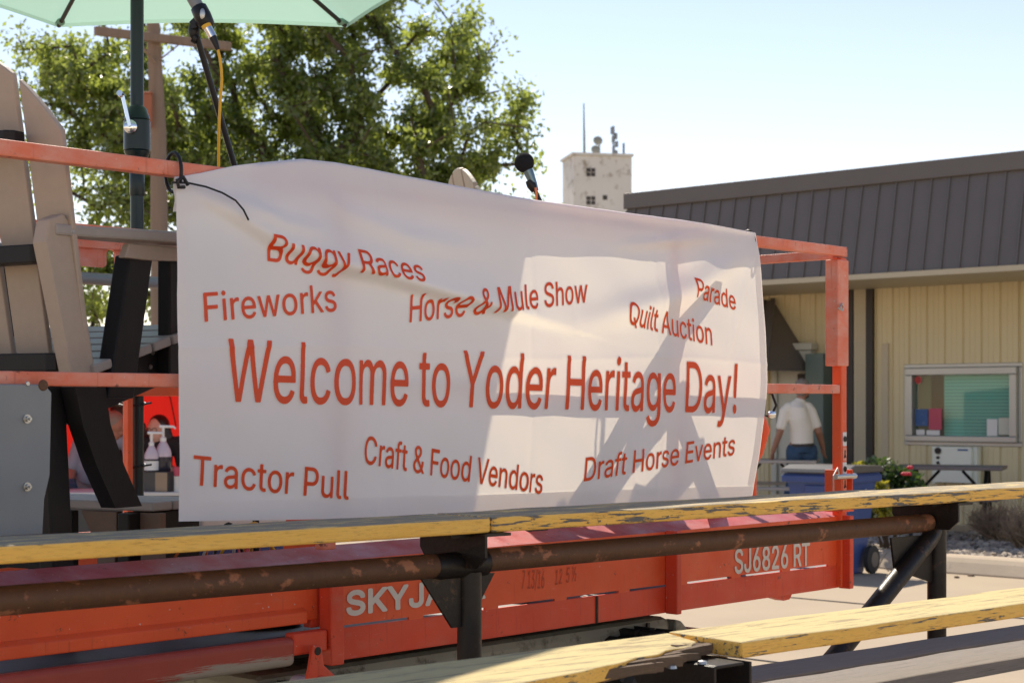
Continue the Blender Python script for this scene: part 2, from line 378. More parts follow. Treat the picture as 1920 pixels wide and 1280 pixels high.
# gravel bed: one mass of stones
mb = MB()
mb.add([(-8,-4.08,.085),(9,-4.08,.085),(9,-1,.085),(-8,-1,.085)], [(0,1,2,3)])
for k in range(5200):
    x = RNG.uniform(-3.2, 3.2); y = -4.06+3.05*RNG.random()**1.5; r_ = RNG.uniform(.018,.05)
    c = Vector((x, y, .085+r_*.45)); m3 = Matrix.Rotation(RNG.uniform(0,6.3), 3, 'Z') @ Matrix.Rotation(RNG.uniform(-.6,.6), 3, 'X')
    vs = [c + m3 @ Vector((a*r_*1.3*RNG.uniform(.7,1.15), b_*r_*RNG.uniform(.7,1.15), c_*r_*.7*RNG.uniform(.7,1.2))) for a, b_, c_ in ((1,0,0),(0,1,0),(-1,0,0),(0,-1,0),(.45,.4,.8),(-.5,-.3,.85),(0,0,-1))]
    mb.add(vs, [(0,1,4),(1,2,5,4),(2,3,5),(3,0,4,5),(1,0,6),(2,1,6),(3,2,6),(0,3,6)])
m, t, b = base_mat('gravel_stone'); ge = t.nodes.new('ShaderNodeNewGeometry')
t.links.new(ramp(t, ge.outputs['Random Per Island'], [(0,(.17,.14,.12)),(.4,(.36,.30,.24)),(.75,(.50,.43,.35)),(1,(.33,.25,.2))]), b.inputs['Base Color']); b.inputs['Roughness'].default_value = .85
tag(in_front(mb.build('gravel', m)), kind='stuff')

# ------------------------------------------------------------------ building
bd = empty('roadside_building', FP, FROT, label='long cream metal-sided building with a dark brown ribbed mansard roof behind the lift', cat='building')
SEAM = .235
mb = MB()       # ribbed siding of the right-hand wall and of the left wall
def ribwall(mb, x0, x1, z0, z1, y):
    x = x0; pts = []
    while x < x1-1e-6:
        pts += [(x, y), (x+.010, y+.02), (x+.026, y+.02), (x+.036, y), (x+.100, y), (x+.104, y-.006), (x+.108, y), (x+.165, y), (x+.169, y-.006), (x+.173, y)]
        x += SEAM
    pts = [(min(p, x1), q) for p, q in pts] + [(x1, y)]
    n = len(pts); mb.add([(p, q, z0) for p, q in pts] + [(p, q, z1) for p, q in pts], [(i, i+1, i+1+n, i+n) for i in range(n-1)])
xc0 = face(1640)[0]; xc1 = face(1592)[0]; xw0 = face(1703)[0]; xw1 = face(1910)[0]
wz0, wz1 = 1.075, 1.945
ribwall(mb, xc0+.0, xw0, .1, 3.3, 0); ribwall(mb, xw1, xw1+4.5, .1, 3.3, 0)
ribwall(mb, xw0, xw1, .1, wz0, 0); ribwall(mb, xw0, xw1, wz1, 3.3, 0)
ribwall(mb, xc1-7.0, xc1, .1, 3.3, .25)
wall_ = mb.build('wall', M['siding'], bd)
mb = MB(); mb.box(xc1-7.0, xw1+4.5, .45, 6.0, .1, 3.2); mb.build('back_wall', M['siding'], bd)
mb = MB()   # corner pilaster with dark edge trims
cx0, cx1 = xc1, xc0
mb.box(cx0+.09, cx1-.10, -.02, .3, .1, 3.3)
for k in range(4):
    xx = cx0+.10+(cx1-cx0-.2)*(k+.5)/4; mb.box(xx-.03, xx+.03, -.04, -.018, .1, 3.3)
mb.build('pilaster', M['trimcream'], bd, bevel=.006)
mb = MB(); mb.box(cx0-.01, cx0+.085, -.05, .32, .1, 3.3); mb.build('corner_trim', M['trimdark'], bd)
mb = MB(); mb.box(cx1-.095, cx1+.0, -.05, .1, .1, 3.3); mb.build('corner_trim', M['trimdark'], bd)
mb = MB(); mb.box(cx1+.12, cx1+.20, -.03, .01, .1, 2.25); mb.build('wall_strip', M['trimcream'], bd)
# left side: door with jambs, conduit
mb = MB(); mb.box(xc1-.62, xc1-.36, -.02, .24, .1, 2.15); mb.build('door_jamb', M['doorgreen'], bd)
mb = MB(); mb.box(xc1-1.12, xc1-.63, .12, .235, .1, 2.2); mb.box(xc1-1.2, xc1-1.125, .08, .24, .1, 2.26); mb.box(xc1-1.12, xc1-.6, .08, .24, 2.205, 2.29)
dr = mb.build('door', M['doorwhite'], bd, bevel=.006)
mb = MB(); mb.box(xc1-.80, xc1-.66, .075, .118, .9, 1.9); mb.build('door_glass', M['trimdark'], dr)
mb = MB(); mb.tube([(xc1-1.45,.2,3.2),(xc1-1.45,.2,2.55),(xc1-1.47,.2,2.4)], .016); mb.box(xc1-1.52, xc1-1.41, .12, .24, 2.22, 2.42); mb.build('conduit', M['trimcream'], bd, smooth=40)
# mansard roof: standing-seam skirt, flat top band, cream eave edge
ez, tz = 2.98, 4.03; ey, ty = -1.5, -1.28
eL, tL_, eR = face(1062, 1.5)[0], face(1180, 1.28)[0], xw1+6
mb = MB(); n = 60
def skirt(u_, v_, off=0.0):   # u_ 0..1 along, v_ 0..1 up
    x = (eL+(tL_-eL)*v_)*(1-u_) + eR*u_
    nrm = Vector((0, -(tz-ez), -(ey-ty))).normalized()
    return Vector((x, ey+(ty-ey)*v_, ez+(tz-ez)*v_)) + Vector((0, nrm.y, abs(nrm.z)))*off
mb.add([skirt(0,0), skirt(1,0), skirt(1,1), skirt(0,1)], [(0,1,2,3)])
mb.add([skirt(0,0), skirt(0,1), Vector((tL_, 5, tz)), Vector((eL, 5.2, ez))], [(0,1,2,3)])      # hip end
x = eL+.1
while x < eR-.1:
    u_ = (x-eL)/(eR-eL)
    if x > tL_-.6:
        v1 = 1 if x > tL_ else (x-eL)/(tL_-eL)
        a_ = Vector((x, ey, ez)); b_ = Vector((x, ey+(ty-ey)*v1, ez+(tz-ez)*v1))
        mb.beam(a_+Vector((0,-.006,0)), b_+Vector((0,-.006,0)), .020, .020, up=(0,-1,.2))
    x += .22
rf = mb.build('roof_skirt', M['roofmetal'], bd)
mb = MB(); mb.box(tL_-.06, eR, ty-.05, 5, tz-.03, tz+.17); mb.build('roof_cap', M['roofmetal'], bd, bevel=.01)
mb = MB(); mb.box(eL-.02, eR, ey-.03, ey+.03, ez-.065, ez-.005); mb.build('eave_trim', M['trimcream'], bd)
mb = MB(); mb.box(eL, eR, ey+.03, .25, ez-.06, ez-.03); mb.build('soffit', M['trimcream'], bd)
# serving window
mb = MB(); fw = .085
mb.box(xw0, xw1, -.07, .1, wz1-fw, wz1); mb.box(xw0, xw1, -.07, .1, wz0, wz0+fw*.8)
mb.box(xw0, xw0+fw, -.07, .1, wz0+fw*.8, wz1-fw); mb.box(xw1-fw, xw1, -.07, .1, wz0+fw*.8, wz1-fw)
mb.box(xw0-.05, xw1+.05, -.012, .012, wz1, wz1+.05); mb.box(xw0-.05, xw1+.05, -.012, .012, wz0-.05, wz0); mb.box(xw0-.05, xw0, -.012, .012, wz0, wz1); mb.box(xw1, xw1+.05, -.012, .012, wz0, wz1)
wn = mb.build('window', M['alum'], bd, bevel=.008)
ix0, ix1, iz0, iz1 = xw0+fw, xw1-fw, wz0+fw*.8, wz1-fw
mb = MB(); mb.add([(ix0,.004,iz0),(ix1,.004,iz0),(ix1,.004,iz1),(ix0,.004,iz1)], [(0,1,2,3)]); mb.build('pane', M['glass'], wn)
mb = MB(); xs = ix0+(ix1-ix0)*.27; mb.box(xs, ix1, .10, .11, iz0, iz1); mb.build('blind', M['blind'], wn)
mb = MB(); mb.box(ix0, ix1, .40, .41, iz0, iz1); mb.build('dark_room_sheet', M['trimdark'], wn)  # dark-coloured sheet stands in for the unlit room behind the pane
def wp(a, b_, c, d, y=-.004):
    return (ix0+(ix1-ix0)*a, ix0+(ix1-ix0)*b_, y-.003, y, iz0+(iz1-iz0)*c, iz0+(iz1-iz0)*d)
for nm, q, mt in (('poster', (.01,.145,.16,.44), 'blueposter'), ('poster', (.155,.29,.10,.45), 'redposter'), ('notice', (.02,.11,.01,.10), 'paper'), ('notice', (.13,.27,.01,.09), 'paper'),
                  ('notice', (.755,.86,.01,.28), 'paper'), ('notice', (.87,.98,.03,.30), 'doorwhite')):
    mb = MB(); mb.box(*wp(*q)); mb.build(nm, M[mt], wn)
mb = MB(); c_ = Vector((ix0+.055, -.006, iz1-.055)); mb.lathe([(.048,0),(.048,.003)], c_, 20, M=Matrix.Rotation(R(90),3,'X')); st = mb.build('sticker', M['paper'], wn)
mb = MB(); mb.lathe([(.046,.004),(.046,.006),(.03,.006),(.03,.004)], c_, 20, M=Matrix.Rotation(R(90),3,'X')); mb.box(c_.x-.03,c_.x+.03,-.018,-.0165,c_.z-.008,c_.z+.012); mb.build('sticker_mark', M['signred'], wn)
# deal drawer below the window
mb = MB(); dx0, dx1 = xw0+(xw1-xw0)*.30, xw0+(xw1-xw0)*.64
mb.box(dx0, dx1, -.16, -.02, .60, wz0-.055); mb.box(dx0-.05, dx0, -.11, -.02, .58, wz0-.055); mb.box(dx1, dx1+.05, -.11, -.02, .58, wz0-.055)
dw = mb.build('deal_drawer', M['drawer'], bd, bevel=.006)
for zz, rr in ((.97,.04),(.89,.018),(.83,.018)):
    mb = MB(); mb.lathe([(rr,0),(rr,.015)], (dx0+.06,-.16,zz), 16, M=Matrix.Rotation(R(90),3,'X')); mb.build('speaker_button', M['blackp'], dw)
mb = MB(); mb.box(dx1-.17, dx1-.04, -.164, -.161, .975, .995); mb.build('drawer_badge', M['blueposter'], dw)
# little hipped awning over the left opening
ax = (face(1428)[0]+face(1512)[0])/2
mb = MB(); aw, az0, az1, ad = .34, 1.93, 2.86, .75
mb.add([(ax-1.05,-ad,az0),(ax+aw-.12,-ad,az0),(ax+aw,.24,az0),(ax-1.1,.24,az0),(ax-.9,.2,az1),(ax-.30,.2,az1)], [(0,1,5,4),(1,2,5),(0,4,3)])
for k in range(6):
    f_ = k/5; a_ = Vector((ax-1.05+f_*(aw+.93), -ad-.01, az0)); b_ = Vector((ax-.9+f_*.60, .19, az1)); mb.beam(a_, b_, .03, .03)
mb.beam((ax+aw-.12,-ad,az0),(ax-.30,.2,az1+.01),.06,.04)
an = mb.build('awning', M['roofmetal'], bd)
mb = MB(); mb.box(ax-1.06, ax+aw-.12, -ad-.02, -ad+.03, az0-.06, az0-.003); mb.build('awning_trim', M['trimcream'], an)

# ------------------------------------------------------------------ far concrete tower with antennas
TY = 150; s_ = TY/3200
tw = empty('elevator_tower', ((1119-960)*s_, TY, 0), R(11), label='stained white concrete tower with antennas on its flat top, beyond the brown roof', cat='tower')
mb = MB(); hw = 2.6; th = 1.5+461*s_
mb.box(-hw, hw, -2.2, 2.2, 0, th); mb.build('tower_wall', M['tower'], tw, bevel=.05)
mb = MB(); mb.box(-hw-.18, hw+.12, -2.38, 2.38, th+.01, th+.22); mb.build('parapet', M['tower'], tw)
for px, py in ((1099,330),(1099,382),(1126,376)):
    x = (px-1122)*s_; z = 1.5+(760-py)*s_; h_ = .36 if px < 1110 else .2
    mb = MB(); mb.box(x-.4 if px < 1110 else x-.2, x+.4 if px < 1110 else x+.2, -2.22, -2.15, z-h_, z+h_)
    wn_ = mb.build('window', M['trimdark'], tw)
    if px < 1110:
        mb = MB(); mb.box(x-.02, x+.02, -2.25, -2.222, z-h_, z+h_); mb.box(x-.4, x+.4, -2.25, -2.222, z-.02, z+.02); mb.build('window_bar', M['tower'], wn_)
mb = MB(); mb.tube([((1098-1122)*s_,0,th),((1097-1122)*s_,0,th+4.9)], [.13,.06], 6)
for k in range(9): mb.box((1098-1122)*s_-.11, (1098-1122)*s_+.11, -.03, .03, th+.3+k*.25, th+.36+k*.25)
mb.build('whip_antenna', M['galv'], tw)
def dish(x, z, r_):
    mb = MB(); mb.lathe([(.02,.12),(r_*.6,.06),(r_,-.08),(r_,-.12),(r_*.6,0),(.02,.06)], (x,-.3,z), 18, M=Matrix.Rotation(R(75),3,'X') ); mb.tube([(x+.2,-.05,z),(x+.2,-.05,th)], .05, 6); mb.tube([(x-.25,0,th),(x+.2,-.05,z-.2)], .04, 6)
    mb.build('dish_antenna', M['chassis'], tw, smooth=40)
dish((1123-1122)*s_, th+1.65, .42); dish((1119-1122)*s_, th+.85, .42)
mb = MB(); ax_ = (1154-1122)*s_
for k in range(4): mb.tube([(ax_+.16*(k % 2), .16*(k//2), th),(ax_+.12*(k % 2)-.05, .12*(k//2), th+3.0)], .035, 6)
for k in range(8): mb.beam((ax_, 0, th+.1+k*.36),(ax_+.16, 0, th+.4+k*.36), .03, .03)
for z_, dx_, h_ in ((2.7,-.15,.45),(2.2,.22,.4),(1.9,-.05,.4),(1.5,.3,.38),(1.0,.0,.45),(.7,.25,.35)): mb.box(ax_+dx_-.1, ax_+dx_+.12, -.14, .1, th+z_-h_, th+z_+h_*.4)
mb.build('antenna_mast', M['galv'], tw)
mb = MB(); mb.tube([((1174-1122)*s_,0,th),((1174-1122)*s_,0,th+1.5)], .11, 8); mb.build('vent_pipe', M['galv'], tw)

# ------------------------------------------------------------------ trees
def tree(name, base, ells, ncl, nleaf, lsize, trunk_r, label, mat, seed, split=2.2, clus=.42):
    rg = np.random.default_rng(seed); root = empty(name, base, 0, label=label, cat='tree')
    B = np.array(base); vol = np.array([e[3]*e[4]*e[5] for e in ells]); vol = vol/vol.sum()
    pts = []
    while len(pts) < ncl:
        e = ells[rg.choice(len(ells), p=vol)]; d = rg.normal(size=3); d /= np.linalg.norm(d)
        r_ = rg.random()**.42; pts.append(np.array(e[:3]) + d*r_*np.array(e[3:6]) - B)
    pts.sort(key=lambda p: np.linalg.norm(p-np.array([0,0,split])))
    nodes = [np.array([0,0,0.]), np.array([.03,.0,split*.5]), np.array([0.,.05,split])]; par = [-1,0,1]; tips = []
    for p in pts:
        A = np.array(nodes); d = np.linalg.norm(A-p, axis=1); d[0:2] += 50
        # prefer joining a node that lies below and inside
        up = (p[2]-A[:,2]); d = d + np.where(up < -.2, 1.5, 0)
        i = int(np.argmin(d)); q = A[i]; L = np.linalg.norm(p-q); k = max(1, int(L/.55)); prev = i
        side = rg.normal(size=3)*.10*L
        for s in range(1, k+1):
            f = s/k; nodes.append(q+(p-q)*f + side*math.sin(math.pi*f) + np.array([0,0,.10*L*math.sin(math.pi*f)])); par.append(prev); prev = len(nodes)-1
        tips.append(prev)
    n = len(nodes); load = np.zeros(n)
    for i in tips: load[i] += 1
    for i in range(n-1, 0, -1): load[par[i]] += load[i]
    tot = load[0]; rad = np.maximum(.012, trunk_r*(np.maximum(load,.6)/tot)**.46)
    mb = MB(); kids = [[] for _ in range(n)]
    for i in range(1, n): kids[par[i]].append(i)
    stack = [(0, None)]
    while stack:
        s, pr = stack.pop(); ch = [s] if pr is None else [pr, s]; cur = s
        while kids[cur]:
            ks = sorted(kids[cur], key=lambda i: -load[i])
            for o_ in ks[1:]: stack.append((o_, cur))
            cur = ks[0]; ch.append(cur)
        if len(ch) > 1:
            rr = [rad[c] for c in ch]
            if pr is not None: rr[0] = min(rad[pr], rr[1]*1.25)
            mb.tube([nodes[c] for c in ch], rr, 7 if rr[0] > .05 else 4, caps=False)
    mb.build('trunk', M['bark'], root, smooth=60)
    # leaves: small folded blades in clumps around the twig ends and along the last metre of twig
    cen = []
    for i in tips:
        j = i
        for s in range(3):
            cen.append((nodes[j], clus*(1 if s == 0 else .7))); j = par[j]
            if j < 2: break
    per = max(1, nleaf//len(cen)); C = np.concatenate([np.tile(c, (per,1)) for c, _ in cen]); S = np.concatenate([np.full(per, s) for _, s in cen])
    T = len(C); d = rg.normal(size=(T,3)); d /= np.linalg.norm(d, axis=1)[:,None]
    P = C + d*(S*rg.random(T)**.6)[:,None]*np.array([1,1,.8])
    ax = rg.normal(size=(T,3)); ax[:,2] -= .5; ax /= np.linalg.norm(ax, axis=1)[:,None]
    sdv = np.cross(ax, rg.normal(size=(T,3))); sdv /= np.linalg.norm(sdv, axis=1)[:,None]; nn = np.cross(ax, sdv)
    L = lsize*rg.uniform(.65,1.25,T)[:,None]; W = L*.27
    V = np.stack([P, P+ax*L*.5+sdv*W+nn*W*.35, P+ax*L, P+ax*L*.5-sdv*W+nn*W*.35], 1).reshape(-1,3)
    F = np.arange(T*4).reshape(-1,4)
    me = bpy.data.meshes.new('crown'); me.from_pydata(V.tolist(), [], F.tolist()); me.materials.append(mat)
    link('crown', me, root); return root
def TE(px, py, Y, rx, ry, rz): p = pt(px, py, Y); return (p.x, p.y, p.z, rx, ry, rz)
tree('shade_tree', (-4.2,30,0), [TE(620,70,30,2.75,2.6,3.4), TE(860,250,30,1.45,1.6,1.35), TE(890,130,30,.55,1,.9), TE(260,210,30,2.3,2.2,2.0), TE(120,140,29.5,1.1,1.2,1.0), TE(330,300,30,1.5,1.6,1.2), TE(460,420,30,2.9,2.4,2.0), TE(760,400,30,1.6,1.5,.9), TE(180,540,30,1.5,1.4,1.2), TE(960,215,30,.45,.5,.4), TE(985,290,30,.4,.5,.3), TE(930,330,30,.7,.7,.6), TE(820,345,30,1.3,1.2,.7), TE(700,300,30,1.6,1.5,1.1)],
     900, 125000, .115, .30, 'large backlit leafy tree spreading behind the umbrella pole and utility pole', M['leaf'], 5, 2.6)
tree('young_tree', (3.4,62,0), [TE(1052,400,62,.55,.6,.55), TE(1004,385,62,.5,.6,.7), TE(1040,460,62,2.2,1.5,1.2)], 80, 9000, .17, .12, 'small distant tree poking above the banner edge, left of the concrete tower', M['leaf'], 9, 3.5)

# ------------------------------------------------------------------ utility pole
up_ = empty('utility_pole', pt(296, 760, 25)-Vector((0,0,1.5)), 0, label='weathered wooden utility pole with a crossarm, in front of the big tree', cat='utility pole')
ox, oy = (296-960)/3200*25, 25
def up(px, py, Y): p = pt(px, py, Y); return (p.x-ox, p.y-oy, p.z)
mb = MB(); mb.tube([(.06,0,0),(.03,0,3),up(297,250,25),up(287,45,25)], [.15,.135,.115,.095], 14); mb.build('pole_shaft', M['polewood'], up_, smooth=50)
mb = MB(); mb.beam(up(178,58,24.3), up(432,88,25.5), .10, .12); mb.build('crossarm', M['polewood'], up_, bevel=.01)
for a_, b_ in (((253,72,24.6),(291,118,24.85)), ((338,82,24.95),(300,112,24.85))):
    mb = MB(); mb.beam(up(*a_), up(*b_), .05, .02); mb.build('brace', M['polewood'], up_)
mb = MB(); p = up(277,208,24.8); mb.box(p[0]-.06, p[0]+.06, p[1]-.05, p[1]+.05, p[2]-.24, p[2]+.24); mb.box(p[0]-.07, p[0]+.07, p[1]-.06, p[1]+.06, p[2]+.24, p[2]+.27); mb.build('meter_box', M['rustred'], up_, bevel=.01)

# ------------------------------------------------------------------ scissor lift
lift = empty('scissor_lift', LP, LROT, label='orange-red scissor lift whose raised platform and guardrail carry the banner', cat='scissor lift')
TE_ = 4.75                                   # rails and roll-out deck run on beyond the left edge of the view
def lbox(name, mat, *boxes, bevel=.004, parent=None):
    mb = MB()
    for q in boxes: mb.box(*q)
    return mb.build(name, M[mat], parent or lift, bevel=bevel)
Z0, ZF, ZT = .76, .857, 1.05
# long side plate of the fixed deck: beam below the slot line, toe board above, top flange leaning in
lower = lbox('side_beam', 'red', (-2.80,0,0,.012,Z0,ZF-.004), bevel=.002)
slots = [(-2.83+.06+k*.335, -2.83+.06+k*.335+.27) for k in range(8)]
mb = MB()
mb.box(-2.80,0,0,.010,ZF+.004,ZT)
for k in range(9): mb.box(-2.83+k*.335, -2.83+k*.335+.06, .0005, .0095, ZF-.005, ZF+.005)
toe = mb.build('toe_board', M['orange'], lift)
mb = MB(); mb.add([(-4.75,0,ZT),(-.02,0,ZT),(-.02,.12,ZT+.034),(-4.75,.12,ZT+.034),(-4.75,.004,ZT-.006),(-.02,.004,ZT-.006),(-.02,.12,ZT+.028),(-4.75,.12,ZT+.028)], [(0,1,2,3),(7,6,5,4),(0,4,5,1),(3,2,6,7),(0,3,7,4),(1,5,6,2)])
mb.build('top_flange', M['reddust'], lift)
for x, wd in ((-2.83,.05),(-1.215,.028),(-.06,.03)):
    lbox('stiffener', 'red', (x-wd/2, x+wd/2, -.055, -.001, Z0-.002, ZT+.004))
lbox('seam_bead', 'steel', (-1.615,-1.605,-.004,0,Z0,ZF-.006), bevel=0)
mb = MB(); mb.prism([(-.62,Z0+.02),(-.36,Z0+.02),(-.40,Z0-.022),(-.44,Z0-.024)], lambda p,q,d: (p,d,q), .02, .06); mb.build('lug_plate', M['red'], lift)
# roll-out deck: deep channel, slide tube with a scraped face, end roller
mb = MB(); mb.prism([(.015,.885),(.015,1.049),(.06,1.049),(.06,.885)], lambda p,q,d: (d,p,q), -TE_, -2.845)
mb.prism([(-.005,.880),(-.005,.912),(.0145,.925),(.0145,.880)], lambda p,q,d: (d,p,q), -TE_, -2.90); mb.build('extension_beam', M['orange'], lift, bevel=.004)
def scraped():
    m, t, b = base_mat('scraped_red_tube'); co = coords(t)
    tc = t.nodes.new('ShaderNodeTexCoord'); sp = t.nodes.new('ShaderNodeSeparateXYZ'); t.links.new(tc.outputs['Object'], sp.inputs[0])
    mr = t.nodes.new('ShaderNodeMapRange'); mr.inputs[1].default_value = .835; mr.inputs[2].default_value = .785; t.links.new(sp.outputs['Z'], mr.inputs[0])
    mx = t.nodes.new('ShaderNodeMapRange'); mx.inputs[1].default_value = -3.75; mx.inputs[2].default_value = -3.25; t.links.new(sp.outputs['X'], mx.inputs[0])
    mu = t.nodes.new('ShaderNodeMath'); mu.operation = 'MULTIPLY'; t.links.new(mr.outputs[0], mu.inputs[0]); t.links.new(mx.outputs[0], mu.inputs[1])
    ad = t.nodes.new('ShaderNodeMath'); ad.operation = 'MULTIPLY_ADD'; ad.inputs[1].default_value = .50; t.links.new(mu.outputs[0], ad.inputs[0]); t.links.new(noise(t, coords(t,(2.5,40,70)), 3, 10, .78), ad.inputs[2])
    red = mixc(t, noise(t, co, 6, 6), (.26,.035,.022), (.48,.08,.045))
    col = mixc(t, ramp(t, ad.outputs[0], [(.80,0),(.85,1)]), red, (.34,.30,.24))
    t.links.new(col, b.inputs['Base Color']); b.inputs['Roughness'].default_value = .5; return m
mb = MB(); mb.box(-TE_, -2.98, -.05, .0, .772, .852); mb.build('slide_tube', scraped(), lift, bevel=.018, seg=4)
mb = MB(); mb.box(-2.985, -2.86, -.045, -.003, .80, .862); mb.build('slide_bracket', M['red'], lift, bevel=.006)
mb = MB(); mb.prism([(-2.975,.70),(-2.93,.675),(-2.87,.70),(-2.862,.735),(-2.905,.77),(-2.915,.825),(-2.945,.83),(-2.955,.775)], lambda p,q,d: (p,d,q), -.082, -.066)
rp = mb.build('roller_plate', M['red'], lift, bevel=.004)
mb = MB(); mb.lathe([(.033,0),(.033,.055)], (-2.945,-.064,.708), 22, M=Matrix.Rotation(R(-90),3,'X')); mb.build('roller', M['jug'], rp, smooth=40)
mb = MB(); mb.lathe([(.012,0),(.012,.006)], (-2.93,-.083,.812), 14, M=Matrix.Rotation(R(-90),3,'X')); mb.build('bolt_hole', M['blackp'], rp)
mb = MB(); mb.lathe([(.03,0),(.028,.012),(.012,.012),(.012,.018),(.002,.018)], (-2.92,-.083,.712), 18, M=Matrix.Rotation(R(90),3,'X')); mb.build('roller_cap', M['red'], rp, smooth=40)
# deck floor, inner frame, far side
lbox('deck_floor', 'deckplate', (-TE_, -.02, .013, 1.50, ZF-.02, ZF-.008), bevel=0)
lbox('far_beam', 'orange', (-TE_, 0, 1.50, 1.515, Z0, ZF), (-2.0, -1.55, 1.50, 1.512, ZF, ZT), (-3.4,-2.1,1.50,1.512,ZF,ZT), (-TE_,-3.9,1.5,1.512,ZF,ZT), bevel=0)
lbox('cross_member', 'red', (-.9,-.86,.05,1.45,.77,.83), (-1.9,-1.86,.05,1.45,.77,.83), (-2.75,-2.71,.05,1.45,.77,.83), bevel=0)
lbox('inner_channel', 'orange', (-3.72,-2.6,.30,.34,.79,.90), bevel=.004); lbox('gap_filler', 'red', (-2.87,-2.815,.018,.05,.862,1.045), bevel=.003)  # second plate is filler, added to keep the gap by the stiffener dark
# front guardrail
lbox('top_rail', 'redrail', (-TE_, -.034, -.02, .02, 2.105, 2.145))
lbox('mid_rail', 'redrail', (-TE_, -.088, -.018, .018, 1.548, 1.584))
for x in (-2.83, -1.215): lbox('guard_post', 'redrail', (x-.025, x+.025, -.019, .019, ZT+.036, 2.104))
gp = lbox('guard_post', 'orange', (-.086, -.044, -.022, .022, .765, 2.10))
lbox('post_sleeve', 'redrail', (-.126, -.042, -.030, .030, 1.66, 2.09), parent=gp)
lbox('post_cap', 'brown', (-.036, -.029, -.012, .012, 2.112, 2.138), parent=gp, bevel=0)
lbox('hinge_bracket', 'orange', (-.114, -.107, -.040, .04, 1.07, 1.24), (-.032, -.026, -.040, .04, 1.07, 1.24), (-.114,-.026,-.045,-.040,1.07,1.10), parent=gp)
mb = MB(); mb.tube([(-.15,-.034,1.213),(.0,-.034,1.213)], .011, 12); mb.build('hinge_pin', M['bolt'], gp, smooth=40)
mb = MB(); mb.tube([(-.12,-.034,1.213),(-.16,-.05,1.25),(-.20,-.055,1.22),(-.19,-.05,1.14),(-.14,-.045,1.10),(-.09,-.05,1.095)], .003, 6); mb.build('pin_wire', M['bolt'], gp)
mb = MB(); mb.tube([(-.10,-.04,1.90),(-.13,-.05,1.91),(-.15,-.055,1.895),(-.13,-.055,1.885)], .004, 6); mb.tube([(-.10,-.04,1.90),(-.14,-.06,1.88),(-.17,-.06,1.89)], .003, 6); mb.build('spring_clip', M['bolt'], gp)
# pictogram stickers
for k in range(4):
    z0 = 1.392-.061*k
    lbox('sticker', 'paper' if k % 2 == 0 else 'redrail', (-.078,-.050,-.0245,-.0225,z0-.056,z0), parent=gp, bevel=0)
    mb = MB()
    if k % 2 == 0:
        mb.lathe([(.012,0),(.012,.002),(.0085,.002),(.0085,0)], (-.064,-.0255,z0-.028), 18, M=Matrix.Rotation(R(90),3,'X'))
        mb.beam((-.071,-.027,z0-.02),(-.057,-.027,z0-.036),.003,.002) if k else mb.ball((-.064,-.026,z0-.028),.005,.002,.006,8,6)
    else:
        mb.beam((-.064,-.026,z0-.012),(-.064,-.026,z0-.03),.004,.002); mb.beam((-.064,-.026,z0-.03),(-.070,-.026,z0-.044),.004,.002); mb.beam((-.064,-.026,z0-.03),(-.058,-.026,z0-.042),.004,.002)
    mb.build('pictogram', M['trimdark'], gp)
# right end rail with the gate hoop, far guardrail
lbox('end_rail', 'redrail', (-.075,-.04,.025,1.50,2.098,2.134)); lbox('end_rail', 'redrail', (-.075,-.04,.037,.44,1.55,1.58))
mb = MB(); mb.tube([(-.03,.47,1.93),(-.028,.45,1.9),(-.025,.44,1.8),(-.025,.44,1.6),(-.02,.43,1.45),(-.01,.42,1.40),(-.02,.44,1.30),(-.03,.46,1.25),(-.03,.46,.87)], [.012,.016,.016,.016,.032,.04,.032,.026,.026], 14)
mb.build('gate_hoop', M['orange'], lift, smooth=50)
mb = MB(); mb.tube([(-.01,.40,1.56),(.02,.385,1.55),(.03,.37,1.50),(.0,.38,1.45),(-.03,.39,1.46),(-.02,.395,1.52),(-.01,.40,1.56)], .006, 8); mb.build('lanyard_loop', M['blackp'], lift, smooth=60)
mb = MB(); mb.ball((.005,.375,1.462), .03, .012, .016); mb.build('clip', M['chrome'], lift, smooth=60)
lbox('far_top_rail', 'redrail', (-TE_, -.02, 1.50, 1.535, 2.105, 2.145)); lbox('far_mid_rail', 'orange', (-TE_, -.02, 1.50, 1.535, 1.535, 1.585))
for x in (-3.0,-1.5,-.04): lbox('far_post', 'orange', (x-.02, x+.02, 1.50, 1.535, .87, 2.10))
lbox('far_post', 'orange', (rail_point(245,800,1.5)[0]-.011, rail_point(245,800,1.5)[0]+.011, 1.50, 1.535, .87, 1.534))
mb = MB(); xa = rail_point(135,0,1.45)[0]; xb = rail_point(330,0,1.45)[0]
def tooth(x0, n_):
    pts_ = [(x0,2.10),(x0,1.99)]; x = x0
    for k in range(n_):
        x += .13; pts_ += [(x,1.99),(x+.012,2.0),(x+.012,2.045),(x+.03,2.062),(x+.05,2.045),(x+.05,2.0),(x+.062,1.99)]; x += .06
    return pts_ + [(x+.1,1.99),(x+.1,2.10)]
mb.prism(tooth(xa, 4), lambda p,q,d: (p,d,q), 1.45, 1.46); mb.box(xa, xa+.86, 1.43, 1.47, 2.055, 2.075); mb.build('toothed_bracket', M['redrail'], lift)
mb = MB(); mb.tube([(xa-.6,1.42,1.945),(xa+.34,1.42,1.945)], .022, 14); mb.build('worn_tube', M['galv'], lift, smooth=40)
